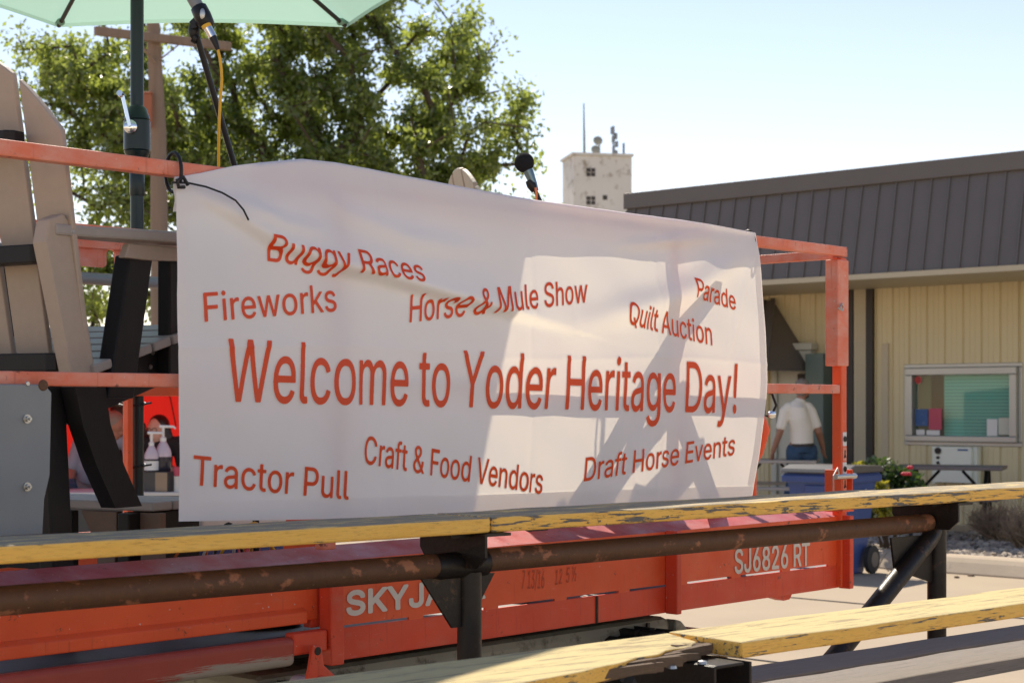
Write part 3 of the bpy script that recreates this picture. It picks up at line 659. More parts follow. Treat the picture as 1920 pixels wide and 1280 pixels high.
# grey plate bolted to the rails at the left
mb = MB(); x0, zt = rail_point(0,715,-.04)[0]-.35, 1.552; x1 = rail_point(93,715,-.04)[0]; x2 = rail_point(76,1005,-.04)[0]
mb.prism([(x0,zt),(x1-.02,zt),(x1,zt-.02),(x1-.005,1.33),(x2+.005,1.27),(x2,1.185),(x0,1.185)], lambda p,q,d: (p,d,q), -.05, -.044)
gpl = mb.build('grey_plate', M['galv'], lift, bevel=.003)
for px, py in ((50,785),(50,912)):
    mb = MB(); a_, z_ = rail_point(px, py, -.05); mb.lathe([(.011,0),(.011,.004),(.007,.004),(.007,.012),(.003,.012),(.003,.02)], (a_,-.05,z_), 12, M=Matrix.Rotation(R(90),3,'X')); mb.build('bolt', M['bolt'], gpl, smooth=30)
a_, z_ = rail_point(51,719,-.05); mb = MB(); mb.lathe([(.006,0),(.005,.004)], (a_,-.05,z_), 12, M=Matrix.Rotation(R(90),3,'X'))
mb.build('bolt', M['bolt'], gpl, smooth=30)
a_, z_ = rail_point(81,722,-.05); mb = MB(); mb.lathe([(.014,0),(.012,.003),(.002,.003)], (a_,-.05,z_), 14, M=Matrix.Rotation(R(90),3,'X')); mb.build('rusted_bolt', M['rust'], gpl)
# base machine below: grey chassis, stacked scissor arms, step, four wheels
lbox('chassis', 'chassis', (-2.9,-.90,.22,1.30,.34,.70), bevel=.03)
mb = MB(); mb.prism([(-.899,.42),(-.80,.46),(-.765,.54),(-.79,.62),(-.86,.68),(-.899,.69)], lambda p,q,d: (p,d,q), .20, .26); mb.build('chassis_end', M['chassis'], lift, bevel=.01)
mb = MB(); mb.tube([(-.84,.19,.64),(-.815,.185,.62),(-.825,.18,.58),(-.80,.18,.55)], .012, 8); mb.build('tie_down_hook', M['blackp'], lift)
lbox('chassis_seam', 'blackp', (-1.06,-1.045,.21,.219,.4,.69), bevel=0)
lbox('step', 'red', (-.76,-.48,.20,.5,.545,.60)); lbox('scissor_arm', 'steel', (-2.8,-.8,.40,.48,.703,.755), (-2.8,-.8,1.0,1.08,.703,.755))
for x in (-1.15,-2.85):
    for y in (.12,1.32):
        mb = MB(); mb.lathe([(.2,-.11),(.30,-.11),(.33,-.08),(.335,0),(.33,.08),(.30,.11),(.2,.11)], (x,y+.02,.335), 30, M=Matrix.Rotation(R(90),3,'X'))
        for k in range(24):
            a_ = 2*math.pi*k/24
            for s in (-1,1): mb.box(-.015,.015,.01*s if s > 0 else -.10,.10 if s > 0 else -.01,.33,.35, M=Matrix.Translation((x,y+.02,.335)) @ Matrix.Rotation(a_+.12*s,4,'Y'))
        wh = mb.build('wheel', M['rubber'], lift, smooth=35)
        mb = MB(); mb.lathe([(.195,-.05),(.195,.05)], (x,y+.02,.335), 24, M=Matrix.Rotation(R(90),3,'X')); mb.build('rim', M['chassis'], wh)
# wires poking up behind the plank
FONT = None
try:        # the plain sans-serif face that ships inside Blender; without it the built-in face is used
    import os
    FONT = bpy.data.fonts.load(os.path.join(bpy.utils.resource_path('LOCAL'), 'datafiles', 'fonts', 'Inter.woff2'))
except Exception: pass
def raw_text(s, res):
    """outlines of a line of text, em units: list of closed polylines"""
    cu = bpy.data.curves.new('t', 'FONT'); cu.body = s; cu.size = 1
    if FONT: cu.font = FONT
    o = bpy.data.objects.new('t', cu); COL.objects.link(o); dg = bpy.context.evaluated_depsgraph_get(); dg.update(); out = []
    for sp in o.to_curve(dg).splines:
        P = [(np.array(p.handle_left[:2]), np.array(p.co[:2]), np.array(p.handle_right[:2])) for p in sp.bezier_points]; q = []
        for a, b in zip(P, P[1:]+P[:1]):
            for k in range(res):
                t = k/res; q.append((1-t)**3*a[1]+3*(1-t)**2*t*a[2]+3*(1-t)*t*t*b[0]+t**3*b[1])
        out.append(np.array(q))
    o.to_curve_clear(); bpy.data.objects.remove(o); return out
def line_outline(s, shear=0.0):
    return [np.stack([c[:,0]+shear*c[:,1], c[:,1]], -1) for c in raw_text(s, 5)]
def blur(a, r):
    k = np.ones(2*r+1)/(2*r+1)
    for ax in (0,1):
        for _ in range(2): a = np.apply_along_axis(lambda v: np.convolve(v, k, 'same'), ax, a)
    return a
def letter_mesh(T, sx, sy, cell, grow):
    """even small faces filling the letters, cut along their outline; T = outlines in em units, sx/sy metres per em, grow in metres"""
    P = [c*np.array([sx, sy]) for c in T]; al = np.concatenate(P); sub_ = 4; h = cell/sub_; lo = al.min(0)-4*cell; hi = al.max(0)+4*cell
    n = np.ceil((hi-lo)/cell).astype(int)+1; W_ = np.zeros((n[1]*sub_, n[0]*sub_+1)); ys = lo[1]+h*(np.arange(W_.shape[0])+.37)
    for c in P:         # winding number, row by row
        for a, b in zip(c, np.roll(c, -1, 0)):
            if a[1] == b[1]: continue
            up_ = 1 if b[1] > a[1] else -1; y0, y1 = min(a[1],b[1]), max(a[1],b[1]); r0, r1 = np.searchsorted(ys, [y0, y1])
            for r_ in range(r0, r1):
                x = a[0]+(ys[r_]-a[1])*(b[0]-a[0])/(b[1]-a[1]); W_[r_, max(0, int(math.ceil((x-lo[0])/h)))] += up_
    A = (np.cumsum(W_, 1)[:,:-1] != 0).astype(float)
    g = int(round(grow/h))
    if g:       # thicken by a round brush
        B = A.copy()
        for dy in range(-g, g+1):
            w_ = int((g*g-dy*dy)**.5)
            for dx in range(-w_, w_+1): B = np.maximum(B, np.roll(np.roll(A, dy, 0), dx, 1))
        A = B
    F = blur(A, 2)[::sub_, ::sub_]-.5; ny, nx = F.shape; vs = []; fs = []; node = {}; cut = {}
    def nd(j, i):
        if (j,i) not in node: node[(j,i)] = len(vs); vs.append((lo[0]+i*cell, lo[1]+j*cell))
        return node[(j,i)]
    def cr(j0, i0, j1, i1):
        k = (j0,i0,j1,i1) if (j0,i0) < (j1,i1) else (j1,i1,j0,i0)
        if k not in cut:
            f0, f1 = F[k[0],k[1]], F[k[2],k[3]]; t = f0/(f0-f1); cut[k] = len(vs); vs.append((lo[0]+(k[1]+(k[3]-k[1])*t)*cell, lo[1]+(k[0]+(k[2]-k[0])*t)*cell))
        return cut[k]
    ins = F > 0; any_ = ins[:-1,:-1] | ins[1:,:-1] | ins[:-1,1:] | ins[1:,1:]
    for j, i in zip(*np.nonzero(any_)):
        c = ((j,i),(j,i+1),(j+1,i+1),(j+1,i)); poly = []
        for k in range(4):
            p, q = c[k], c[(k+1) % 4]
            if ins[p]: poly.append(nd(*p))
            if ins[p] != ins[q]: poly.append(cr(*p, *q))
        if len(poly) > 2: fs.append(tuple(poly))
    return np.array(vs), fs
CAP = np.concatenate(raw_text('H', 2))[:,1].max()
def plane_text(name, s, p0, p1, cap, y, mat, parent, bold=0.0, shear=0.0, up=0):
    """lettering on the lift's side plate: p0, p1 = (x, z) of the baseline's ends, cap height in metres"""
    T = line_outline(s, shear); al = np.concatenate(T)[:,0]; a_, b_ = al.min(), al.max(); T = [c-np.array([a_, 0]) for c in T]; p0 = np.array(p0); p1 = np.array(p1); L = np.hypot(*(p1-p0))
    V, F_ = letter_mesh(T, L/(b_-a_), cap/CAP, .0018, bold); f = V[:,0]/L; q = p0[None]+(p1-p0)[None]*f[:,None]; q[:,1] += V[:,1]
    me = bpy.data.meshes.new(name); me.from_pydata([(c[0], y, c[1]) for c in q], [], F_); me.materials.append(M[mat]); return link(name, me, parent)
plane_text('lettering', 'SJ6826 RT', rail_point(1377,1074), rail_point(1517,1058), .088, -.0025, 'lettering', toe, .0022)
plane_text('lettering', 'SKYJACK', rail_point(650,1152), rail_point(908,1119), .066, -.0025, 'lettering', toe, .0042)
p0 = rail_point(978,1103); p1 = rail_point(1020,1102); plane_text('pencil_note', '7 13/16', p0, p1, .06, -.002, 'pencil', toe, 0, .2)
p0 = rail_point(1040,1096); p1 = rail_point(1080,1088); plane_text('pencil_note', '12  5 ½', p0, p1, .05, -.002, 'pencil', toe, 0, .2)

# ------------------------------------------------------------------ banner hung over the rail
bn = empty('banner', LP, LROT, label='big white cloth banner with red event lettering tied along the guardrail', cat='banner')
def poly_rail(pts, b=-.03): return np.array([rail_point(px, py, b) for px, py in pts])
TOP = poly_rail([(328,340),(345,338),(375,333),(440,319),(500,311),(575,304),(640,311),(700,322),(880,357),(1000,379),(1150,400),(1280,417),(1330,426),(1420,443)])
BOT = poly_rail([(333,977),(600,972),(880,962),(1000,956),(1150,948),(1405,938)])
LEFT = poly_rail([(328,340),(325,470),(322,560),(323,700),(327,820),(331,900),(334,977)]); RIGHT = poly_rail([(1417,443),(1421,560),(1425,715),(1420,790),(1413,860),(1405,938)])
def segdist(X, Z, P):
    """signed distance (above positive) to a polyline and the share of its length"""
    best = np.full(X.shape, 9.); sg = np.zeros(X.shape); par = np.zeros(X.shape); L = np.r_[0, np.cumsum(np.hypot(*np.diff(P, axis=0).T))]; L /= L[-1]
    for i in range(len(P)-1):
        a, b = P[i], P[i+1]; d = b-a; q = d@d; f = np.clip(((X-a[0])*d[0]+(Z-a[1])*d[1])/q, 0, 1)
        ex = X-(a[0]+f*d[0]); ez_ = Z-(a[1]+f*d[1]); dd = np.hypot(ex, ez_); k = dd < best
        best = np.where(k, dd, best); sg = np.where(k, np.sign(d[0]*ez_-d[1]*ex), sg); par = np.where(k, L[i]+(L[i+1]-L[i])*f, par)
    return best*sg, par
FOLD1 = poly_rail([(338,352),(430,415),(500,464),(600,504),(690,523),(780,548),(880,575),(960,596),(1060,622)])
FOLD2 = poly_rail([(1412,462),(1350,503),(1290,542),(1240,562),(1150,585),(1060,612)]); FOLD3 = poly_rail([(1408,468),(1392,520),(1372,600),(1350,680)])
FOLD4 = poly_rail([(575,330),(640,400),(760,450),(900,470)]); FOLD5 = poly_rail([(1415,446),(1330,440),(1250,452),(1150,462)])
FOLD6 = poly_rail([(630,600),(640,720),(652,850),(660,960)]); FOLD7 = poly_rail([(345,352),(420,370),(520,420),(600,440)])
def surf(X, Z):
    """distance of the cloth in front of the rail's middle line"""
    X = np.asarray(X, float); Z = np.asarray(Z, float)
    zt = np.interp(X, TOP[:,0], TOP[:,1]); zb = np.interp(X, BOT[:,0], BOT[:,1]); v = np.clip((Z-zb)/(zt-zb), 0, 1); s = np.clip((X+3.36)/2.71, 0, 1)
    y = .031 + .030*np.sin(np.pi*v)**1.0*(.6+.4*np.sin(2.4*s+.4)) + .012*(1-v)*np.sin(7.5*s+.6)
    d, p = segdist(X, Z, FOLD1); A = .060*np.sin(np.pi*np.clip(p*.93+.05,0,1))**.8
    y += A*(1/(1+np.exp(-np.clip(d/.006,-40,40))))*np.exp(-np.maximum(d,0)/.10)
    for F, a_, wd in ((FOLD2,.026,.05),(FOLD3,.007,.012),(FOLD4,.014,.035),(FOLD5,.012,.02),(FOLD6,.010,.05),(FOLD7,.012,.025)):
        d, p = segdist(X, Z, F); y += a_*np.exp(-(d/wd)**2)*np.sin(np.pi*np.clip(p,0.02,.98))**.6
    for c_ in (-2.68, -2.0, -1.33):          # creases where it lay folded
        y += .0035*np.exp(-np.abs(X-c_-.01*np.sin(6*Z))/.012)
    y += .003*np.exp(-np.abs(Z-1.66-.01*np.sin(4*X))/.012)
    y += .0022*np.sin(23*X+9*Z)*np.sin(17*Z-6*X) + .006*np.sin(5.1*X+2.0*Z+1)
    k = sd(v-.86, .14); top = .031
    y = y*(1-k)+np.minimum(y, top+.02*(1-v)/.14)*k
    return y
NA, NV = 300, 150
def edges(v, s):
    """(x, z) from shares across and up the cloth"""
    xl = np.interp(v, np.linspace(1,0,7)[::-1], LEFT[::-1,0]); xr = np.interp(v, [0,.16,.30,.46,.77,1], RIGHT[::-1,0])
    x = xl+(xr-xl)*s; zt = np.interp(x, TOP[:,0], TOP[:,1]); zb = np.interp(x, BOT[:,0], BOT[:,1]); return x, zb+(zt-zb)*v
S, Vv = np.meshgrid(np.linspace(0,1,NA+1), np.linspace(0,1,NV+1)); X, Zc = edges(Vv, S); Y = -surf(X, Zc)
rows = [(X, Y, Zc)]
xt, zt = X[-1], Zc[-1]; ytop = Y[-1]; over = sd(zt-2.150, .012)          # where the cloth stands above the rail it goes over it
for k in range(1, 9):
    th = math.pi*k/8; yb = .031*over + (ytop+.006)*(1-over)
    rows.append((xt[None], ((ytop+yb)/2 + (ytop-yb)/2*math.cos(th))[None], (zt+.012*math.sin(th))[None]))
for k in range(1, 9): rows.append((xt[None], (yb+.004*math.sin(k))[None]+0*xt[None], (zt-.0105*k*(1+.06*np.sin(4*xt)))[None]))
X = np.concatenate([r_[0] for r_ in rows]); Yb = np.concatenate([r_[1] for r_ in rows]); Zb = np.concatenate([r_[2] for r_ in rows])
nr, nc = X.shape; idx = np.arange(nr*nc).reshape(nr, nc)
F = np.stack([idx[:-1,:-1], idx[:-1,1:], idx[1:,1:], idx[1:,:-1]], -1).reshape(-1,4)
me = bpy.data.meshes.new('cloth'); me.from_pydata(np.stack([X,Yb,Zb],-1).reshape(-1,3).tolist(), [], F.tolist()); me.materials.append(M['banner'])
cloth = link('cloth', me, bn, smooth=180)
# hems: a second layer sewn behind the bottom and side edges
mb = MB()
def strip(s0, s1, v0, v1, na, nv):
    s_, v_ = np.meshgrid(np.linspace(s0,s1,na+1), np.linspace(v0,v1,nv+1)); x, z = edges(v_, s_); y = -surf(x, z)+.0022; i = np.arange((na+1)*(nv+1)).reshape(nv+1,na+1)
    mb.add(np.stack([x,y,z],-1).reshape(-1,3).tolist(), np.stack([i[:-1,:-1],i[:-1,1:],i[1:,1:],i[1:,:-1]],-1).reshape(-1,4).tolist())
strip(.001,.999,.001,.058,200,6); strip(.001,.013,.06,.95,2,80); strip(.985,.999,.06,.97,2,80)
mb.build('hem', M['banner'], bn, smooth=180)
def banner_text(s, a0, a1, cap0, cap1, shear=0.0):
    """red printed line with a white edge; a0, a1 = ends of its baseline as seen on the cloth"""
    p0 = np.array(rail_point(*a0, -.055)); p1 = np.array(rail_point(*a1, -.055)); T = line_outline(s, shear); al = np.concatenate(T)[:,0]; xa, xb = al.min(), al.max(); T = [c-np.array([xa, 0]) for c in T]; L = np.hypot(*(p1-p0)); cm = (cap0+cap1)/2
    for grow, lift_, mt, nm in ((.0048*(cm/.15)**.4, .0010, 'letteredge', 'print_edge'), (.0010, .0020, 'letter', 'lettering')):
        V, F_ = letter_mesh(T, L/(xb-xa), cm/CAP, .0022 if cm > .1 else .0017, grow); f = V[:,0]/L
        q = p0[None]+(p1-p0)[None]*f[:,None]; q[:,1] += V[:,1]/cm*(cap0+(cap1-cap0)*f); y = -surf(q[:,0], q[:,1])-lift_
        me = bpy.data.meshes.new(nm); me.from_pydata(np.stack([q[:,0], y, q[:,1]], -1).tolist(), [], F_); me.materials.append(M[mt]); link(nm, me, bn)
def hpx(px, h): return h*(LP.y+rail_point(px,700)[0]*LU.y)/3200
for s, a0, a1, c0, c1, sh in (
    ('Buggy Races', (499,489), (781,529), 48, 39, .0), ('Fireworks', (380,603), (626,583), 53, 50, -.06), ('Horse & Mule Show', (766,604), (1101,566), 50, 42, .12),
    ('Parade', (1301,556), (1379,581), 35, 33, -.1), ('Quilt Auction', (1172,606), (1334,647), 40, 40, -.1), ('Welcome to Yoder Heritage Day!', (424,752), (1379,774), 115, 90, .04),
    ('Tractor Pull', (366,908), (653,936), 54, 52, .0), ('Craft & Food Vendors', (680,868), (1029,926), 51, 45, .04), ('Draft Horse Events', (1103,902), (1379,852), 43, 37, .04)):
    banner_text(s, a0, a1, hpx(a0[0], c0), hpx(a1[0], c1), sh)
# black ties
mb = MB(); x, z = rail_point(338,325,-.03)
ring = [(x, .035*math.cos(a), 2.118+.052*math.sin(a)) for a in np.linspace(0, 2*math.pi, 25)]; mb.tube(ring, .005, 8)
mb.tube([(x+.002,-.045,2.075),(x-.02,-.05,2.072),(x-.025,-.05,2.09),(x-.005,-.05,2.10),(x+.01,-.05,2.08)], .005, 8)
tail = [(338,340),(365,341),(395,349),(420,361),(440,376),(452,394),(462,413)]; tp = [rail_point(px,py,-.08) for px,py in tail]
mb.tube([(a_, -surf(a_, b_)-.012-.012*math.sin(i*.5), b_) for i, (a_, b_) in enumerate(tp)], .0028, 8)
mb.build('tie', M['blackp'], bn, smooth=60)
mb = MB(); x, z = rail_point(1415,458,-.03); mb.tube([(x, .03*math.cos(a), 2.112+.05*math.sin(a)) for a in np.linspace(0, 2*math.pi, 25)], .006, 8); mb.build('tie', M['blackp'], bn, smooth=60)

# ------------------------------------------------------------------ balcony-height slatted chairs
def make_chair():
    root = empty('slatted_chair', (0,0,0)); yz = lambda x0: (lambda p, q, d: (x0+d, p-.3, q))
    for s in (-1, 1):
        def sx(a, b): return (a, b) if s > 0 else (-b, -a)
        mb = MB(); pts_ = [(.27,-.04),(.335,-.04),(.345,.1),(.40,.30),(.425,.45),(.42,.56),(.39,.62),(.33,.63),(.28,.60),(.265,.45)]
        mb.prism([(s*p, q) for p, q in pts_], lambda p, q, d: (p, q-.3, d+q*.03), 1.092, 1.122); arm = mb.build('arm', M['polygrey'], root, bevel=.007)
        a, b = sx(.335,.36); mb = MB(); mb.prism([(.2,1.05),(.22,1.09),(.56,1.10),(.56,1.065),(.3,1.05)], yz(0), a, b); mb.build('arm_bracket', M['polytan'], root, bevel=.004)
        mb = MB(); mb.lathe([(.006,0),(.005,.003)], (s*.338,-.28,1.105), 10, M=Matrix.Rotation(R(90)*s,3,'Y')); mb.build('screw', M['bolt'], arm)
        a, b = sx(.285,.33); mb = MB(); mb.prism([(.045,.66),(.135,.66),(.035,1.115),(-.005,1.15),(-.06,1.13),(-.075,1.07)], yz(0), a, b); mb.build('arm_support', M['polytan'], root, bevel=.006)
        a, b = sx(.295,.35); mb = MB(); mb.prism([(.145,.67),(.250,.67),(.335,1.075),(.235,1.06)], yz(0), a, b); mb.build('arm_post', M['polyblack'], root, bevel=.005)
        a, b = sx(.285,.33); mb = MB(); mb.box(a, b, .13, .19, .74, 1.09); mb.build('front_post', M['polyblack'], root, bevel=.005)
        a, b = sx(.20,.245); mb = MB(); mb.box(a, b, .18, .26, 0, .352); mb.build('front_leg', M['polyblack'], root, bevel=.005)
        a, b = sx(.25,.284); mb = MB(); mb.prism([(-.02,.62),(.02,.70),(.58,.865),(.60,.80),(.52,.73),(.08,.60)], yz(0), a, b); sdb = mb.build('seat_side', M['polyblack'], root, bevel=.004)
        mb = MB()
        for p, q in ((.22,.70),(.40,.76),(.41,.80),(.50,.79)): mb.lathe([(.007,0),(.006,.003)], (s*.285,p-.3,q), 10, M=Matrix.Rotation(R(90)*s,3,'Y'))
        mb.build('screw', M['bolt'], sdb)
        a, b = sx(.24,.29); mb = MB(); mb.prism([(-.04,.70),(.045,.70),(.095,0),(.02,0)], yz(0), a, b); mb.build('rear_leg', M['polyblack'], root, bevel=.005)
        a, b = sx(.295,.345)
        lo = [(.02,.70),(.05,.60),(.105,.49),(.18,.375)]; hi = [(.14,.70),(.16,.60),(.215,.49),(.29,.375)]
        mb = MB(); mb.prism(lo+hi[::-1], yz(0), a, b)
        mb.build('curved_leg', M['polyblack'], root)
        a, b = sx(.25,.29); mb = MB(); mb.prism([(.30,.17),(.62,.17),(.62,.352),(.30,.352)], yz(0), a, b); fs = mb.build('footrest_side', M['polyblack'], root, bevel=.004)
    for k in range(6):
        y0 = .10+.083*k; z = .728+.27*(y0-.08); mb = MB(); mb.box(-.345,.345,0,.074,0,.026, M=Matrix.Translation((0,y0-.3,z)) @ Matrix.Rotation(math.atan(.27),4,'X')); mb.build('seat_slat', M['polygrey'], root, bevel=.005)
    for k in range(5):
        xc = (k-2)*.133; fan = (k-2)*.010; wd = .0585; e = lambda x: 1.60-1.95*x*x
        mb = MB(); z0 = .64
        pts_ = [(xc-wd,z0),(xc+wd,z0)]+[(xc+fan+wd*1.06*q, e(xc+fan+wd*1.06*q)) for q in (1,.6,.2,-.2,-.6,-1)]
        mb.prism(pts_, lambda p, q, d: (p, (.130-.165*(q-.7)/.8)-.3-d*.98+.10*p*p*-1+.0, q-d*.2), 0, .019); mb.build('back_slat', M['polytan'], root, bevel=.004)
    for z, xw in ((1.335,.25),(1.045,.283),(.765,.283)):
        y = (.125-.165*(z-.7)/.8)-.3-.045; mb = MB(); mb.prism([(-xw,y-.05),(-xw+.02,y-.065),(xw-.02,y-.065),(xw,y-.05),(xw,y-.012),(0,y+.012),(-xw,y-.012)], lambda p, q, d: (p, q, d), z-.024, z+.024); mb.build('back_rail', M['polyblack'], root, bevel=.004)
    for k in range(3):
        mb = MB(); mb.box(-.335,.335,.05+.093*k,.05+.093*k+.085,.356,.382); mb.build('footrest_slat', M['polygrey'], root, bevel=.005)
    mb = MB(); mb.box(-.245,.06,.03,.06,.18,.352); fr = mb.build('footrest_board', M['polyblack'], root, bevel=.003)
    mb = MB()
    for x, z in ((.035,.325),(-.02,.225),(.035,.222)): mb.lathe([(.009,0),(.008,.004),(.003,.004)], (x,.03,z), 10, M=Matrix.Rotation(R(90),3,'X'))
    mb.build('screw', M['bolt'], fr)
    for x0 in (.075,.23):
        mb = MB(); mb.prism([(x0,.352),(x0+.13,.352),(x0+.13,.20),(x0+.09,.20)], lambda p, q, d: (p, d, q), .05, .075); mb.box(x0+.085,x0+.15,.02,.05,.20,.27); mb.build('footrest_bracket', M['brown'], root, bevel=.002)
    return root
def fwd_rot(f): return math.atan2(f[1], f[0]) - math.pi/2
ch = make_chair(); ch.location = (-1.32, 4.858, ZF-.008); ch.rotation_euler = (0,0,fwd_rot((.454,.891)))
tag(ch, 'tall tan and black slatted chair at the left, seen from behind under the umbrella', 'chair', 'tall slatted chairs on the lift platform')
c2 = copy_tree(ch); f2 = (.955,.295); c2.location = (.13, 7.02, ZF+.005); c2.rotation_euler = (0,0,fwd_rot(f2))
c2['label'] = 'tall slatted chair hidden behind the banner, only its back tips showing beside the foam-topped microphone'

# ------------------------------------------------------------------ umbrella
um = empty('patio_umbrella', (-1.384,6.30,0), 0, label='mint green patio umbrella with a dark green pole and chrome crank', cat='umbrella')
rr_, rim, apex = 1.25, 3.15, 3.58
mb = MB(); K = 6; nr_ = 10; na_ = 12; SA = 2*math.pi/K; tilt = Vector((.045,0,0)); vs = []; fs = []
def canopy(a, r_):   # panels sag between the ribs
    th0 = math.floor(a/SA+1e-6)*SA; f = (a-th0)/SA
    p0 = Vector((math.cos(th0), math.sin(th0))); p1 = Vector((math.cos(th0+SA), math.sin(th0+SA))); q = p0.lerp(p1, f)*r_*rr_*(1-.035*math.sin(math.pi*f)*r_)
    return tilt+Vector((q.x, q.y, apex+(rim-apex)*(r_**1.12)+.012*math.sin(math.pi*f)*r_))
tot = K*na_
for i in range(nr_+1):
    for j in range(tot): vs.append(canopy(2*math.pi*j/tot, max(.02,i/nr_)))
for i in range(nr_):
    for j in range(tot): fs.append((i*tot+j, i*tot+(j+1) % tot, (i+1)*tot+(j+1) % tot, (i+1)*tot+j))
n0 = len(vs)
for j in range(tot): vs.append(vs[nr_*tot+j]*1.0 - Vector((0,0,.016)))
for j in range(tot): fs.append((nr_*tot+j, nr_*tot+(j+1) % tot, n0+(j+1) % tot, n0+j))
mb.add(vs, fs); mb.build('canopy', M['canopy'], um, smooth=35)
mb = MB(); mb.tube([(0,0,0),(0,0,apex+.05)], .0245, 20); mb.build('pole', M['poledk'], um, smooth=40)
mb = MB(); zc = 1.5+(760-250)*6.3/3200; q_ = 1.253
mb.lathe([(r_*q_, z_*q_) for r_, z_ in [(.02,-.088),(.026,-.08),(.037,-.058),(.038,-.055),(.036,-.052),(.039,-.05),(.039,.035),(.036,.038),(.038,.041),(.037,.045),(.028,.072),(.02,.08)]], (0,0,zc), 26); hs = mb.build('crank_housing', M['poledk'], um, smooth=30)
mb = MB(); mb.lathe([(.026,0),(.025,.014),(.016,.02),(.002,.02)], (-.012,-.046,zc+.015), 20, M=Matrix.Rotation(R(90),3,'X')); mb.beam((-.014,-.062,zc+.015),(-.038,-.068,zc+.125),.022,.012); mb.tube([(-.040,-.06,zc+.127),(-.042,-.10,zc+.13)], [.010,.011], 12); mb.build('crank_handle', M['chrome'], hs, smooth=40)
mb = MB(); zj = 1.5+(760-345)*6.3/3200; mb.lathe([(.0255,-.045),(.0275,-.04),(.0275,.04),(.0255,.045)], (0,0,zj), 20); mb.build('pole_joint', M['poledk'], um, smooth=30)
mb = MB(); mb.lathe([(.22,0),(.22,.03),(.18,.06),(.04,.07),(.034,.30)], (0,0,.002), 28); mb.build('base', M['blackp'], um, smooth=30)
for py in (757, 872):
    z_ = 1.5+(760-py)*6.3/3200; mb = MB(); mb.tube([(.030*math.cos(a)-(.035 if math.cos(a) < 0 else 0), .032*math.sin(a), z_+.006*math.sin(a)) for a in np.linspace(0,2*math.pi,21)]+[(.06,-.04,z_+.004)], .004, 6); mb.build('pole_tie', M['blackp'], um, smooth=60)
for k in range(K):
    a = k*SA; mb = MB(); e = tilt+Vector((math.cos(a)*rr_*.99, math.sin(a)*rr_*.99, rim-.012)); c = tilt+Vector((0,0,apex-.03)); mid = (e*.5+c*.5)+Vector((0,0,-.012))
    mb.tube([c, mid, e], .0095, 8); rb = mb.build('rib', M['blackp'], um, smooth=50)
    mb = MB(); mb.tube([e*.965+c*.035-Vector((0,0,.006)), e*1.012-Vector((0,0,.012))], [.016,.013], 10); mb.build('rib_pocket', M['canopy'], rb, smooth=40)

# ------------------------------------------------------------------ microphones, stands and cables
ms = empty('microphone_stand', (0,0,0), 0, label='black boom microphone stand leaning up beside the umbrella pole', cat='microphone stand')
b0 = pt(470,420,5.05); foot = Vector((b0.x+.02, b0.y, ZF)); ms.location = foot
def rel(p): return p-foot
mb = MB(); mb.tube([rel(pt(367,62,4.85)), rel(pt(440,312,5.0)), rel(b0)], .0088, 14); mb.build('boom', M['blackp'], ms, smooth=40)
mb = MB(); mb.tube([rel(b0)+Vector((0,0,.03)), Vector((.0,0,.03))], .010, 14); mb.lathe([(.13,0),(.12,.02),(.02,.03)], (0,0,.002), 24); mb.build('stand_base', M['blackp'], ms, smooth=40)
mb = MB(); p = rel(pt(364,58,4.85)); mb.ball(p, .017,.014,.026); mb.lathe([(.008,0),(.008,.012)], p+Vector((.002,-.018,.008)), 12, M=Matrix.Rotation(R(90),3,'X')); mb.tube([p+Vector((0,0,-.02)), rel(pt(370,76,4.85))], [.016,.014], 12); mb.build('clutch', M['blackp'], ms, smooth=40)
mb = MB(); a_, b_ = rel(pt(372,14,4.82)), rel(pt(388,48,4.82)); mb.tube([a_+(a_-b_)*.1, a_, (a_+b_)/2, b_, b_+(b_-a_)*.12], [.016,.023,.025,.023,.017], 16); mb.beam(rel(pt(362,48,4.84)), rel(pt(374,36,4.83)), .02, .02); cl_ = mb.build('mic_clip', M['blackp'], ms, smooth=50)
m1 = empty('microphone', pt(380,30,4.82), 0, label='grey handheld microphone held upside down in the boom clip, under the umbrella', cat='microphone'); m1l = pt(380,30,4.82)
mb = MB(); d_ = (pt(345,-34,4.82)-m1l); mb.tube([pt(388,52,4.82)-m1l, Vector((0,0,0)), d_*.5, d_], [.0135,.017,.0185,.021], 18); mb.build('mic_body', M['galv'], m1, smooth=50)
mb = MB(); mb.ball(d_*1.25, .026,.026,.03); mb.build('mic_grille', M['bolt'], m1, smooth=60)
mb = MB(); mb.ball((.003,-.022,0), .008,.004,.016); mb.build('switch', M['bolt'], m1, smooth=60)
yc = empty('microphone_cable', pt(388,50,4.80), 0, label='yellow cable with a chrome plug hanging from the boom-held microphone', cat='cable'); yl = pt(388,50,4.80)
mb = MB(); mb.tube([Vector((0,0,0)), pt(399,70,4.8)-yl], [.0125,.0125], 16); mb.build('plug', M['chrome'], yc, smooth=40)
mb = MB(); mb.tube([pt(386,47,4.8)-yl, pt(389,53,4.8)-yl], .0138, 16); mb.build('plug_ring', M['cord_y'], yc, smooth=40)
mb = MB(); mb.tube([pt(399,70,4.8)-yl, pt(404,82,4.8)-yl, pt(409,94,4.8)-yl], [.011,.009,.006], 16); mb.build('plug_boot', M['blackp'], yc, smooth=40)
mb = MB(); mb.tube([pt(px,py,4.8+.002*i*i)-yl for i,(px,py) in enumerate(((408,92),(412,108),(415,130),(416,150),(413,190),(411,230),(410,280),(410,330),(412,420),(420,560),(440,760),(470,960),(520,1040)))], .0042, 8); mb.build('cord', M['cord_y'], yc, smooth=60)

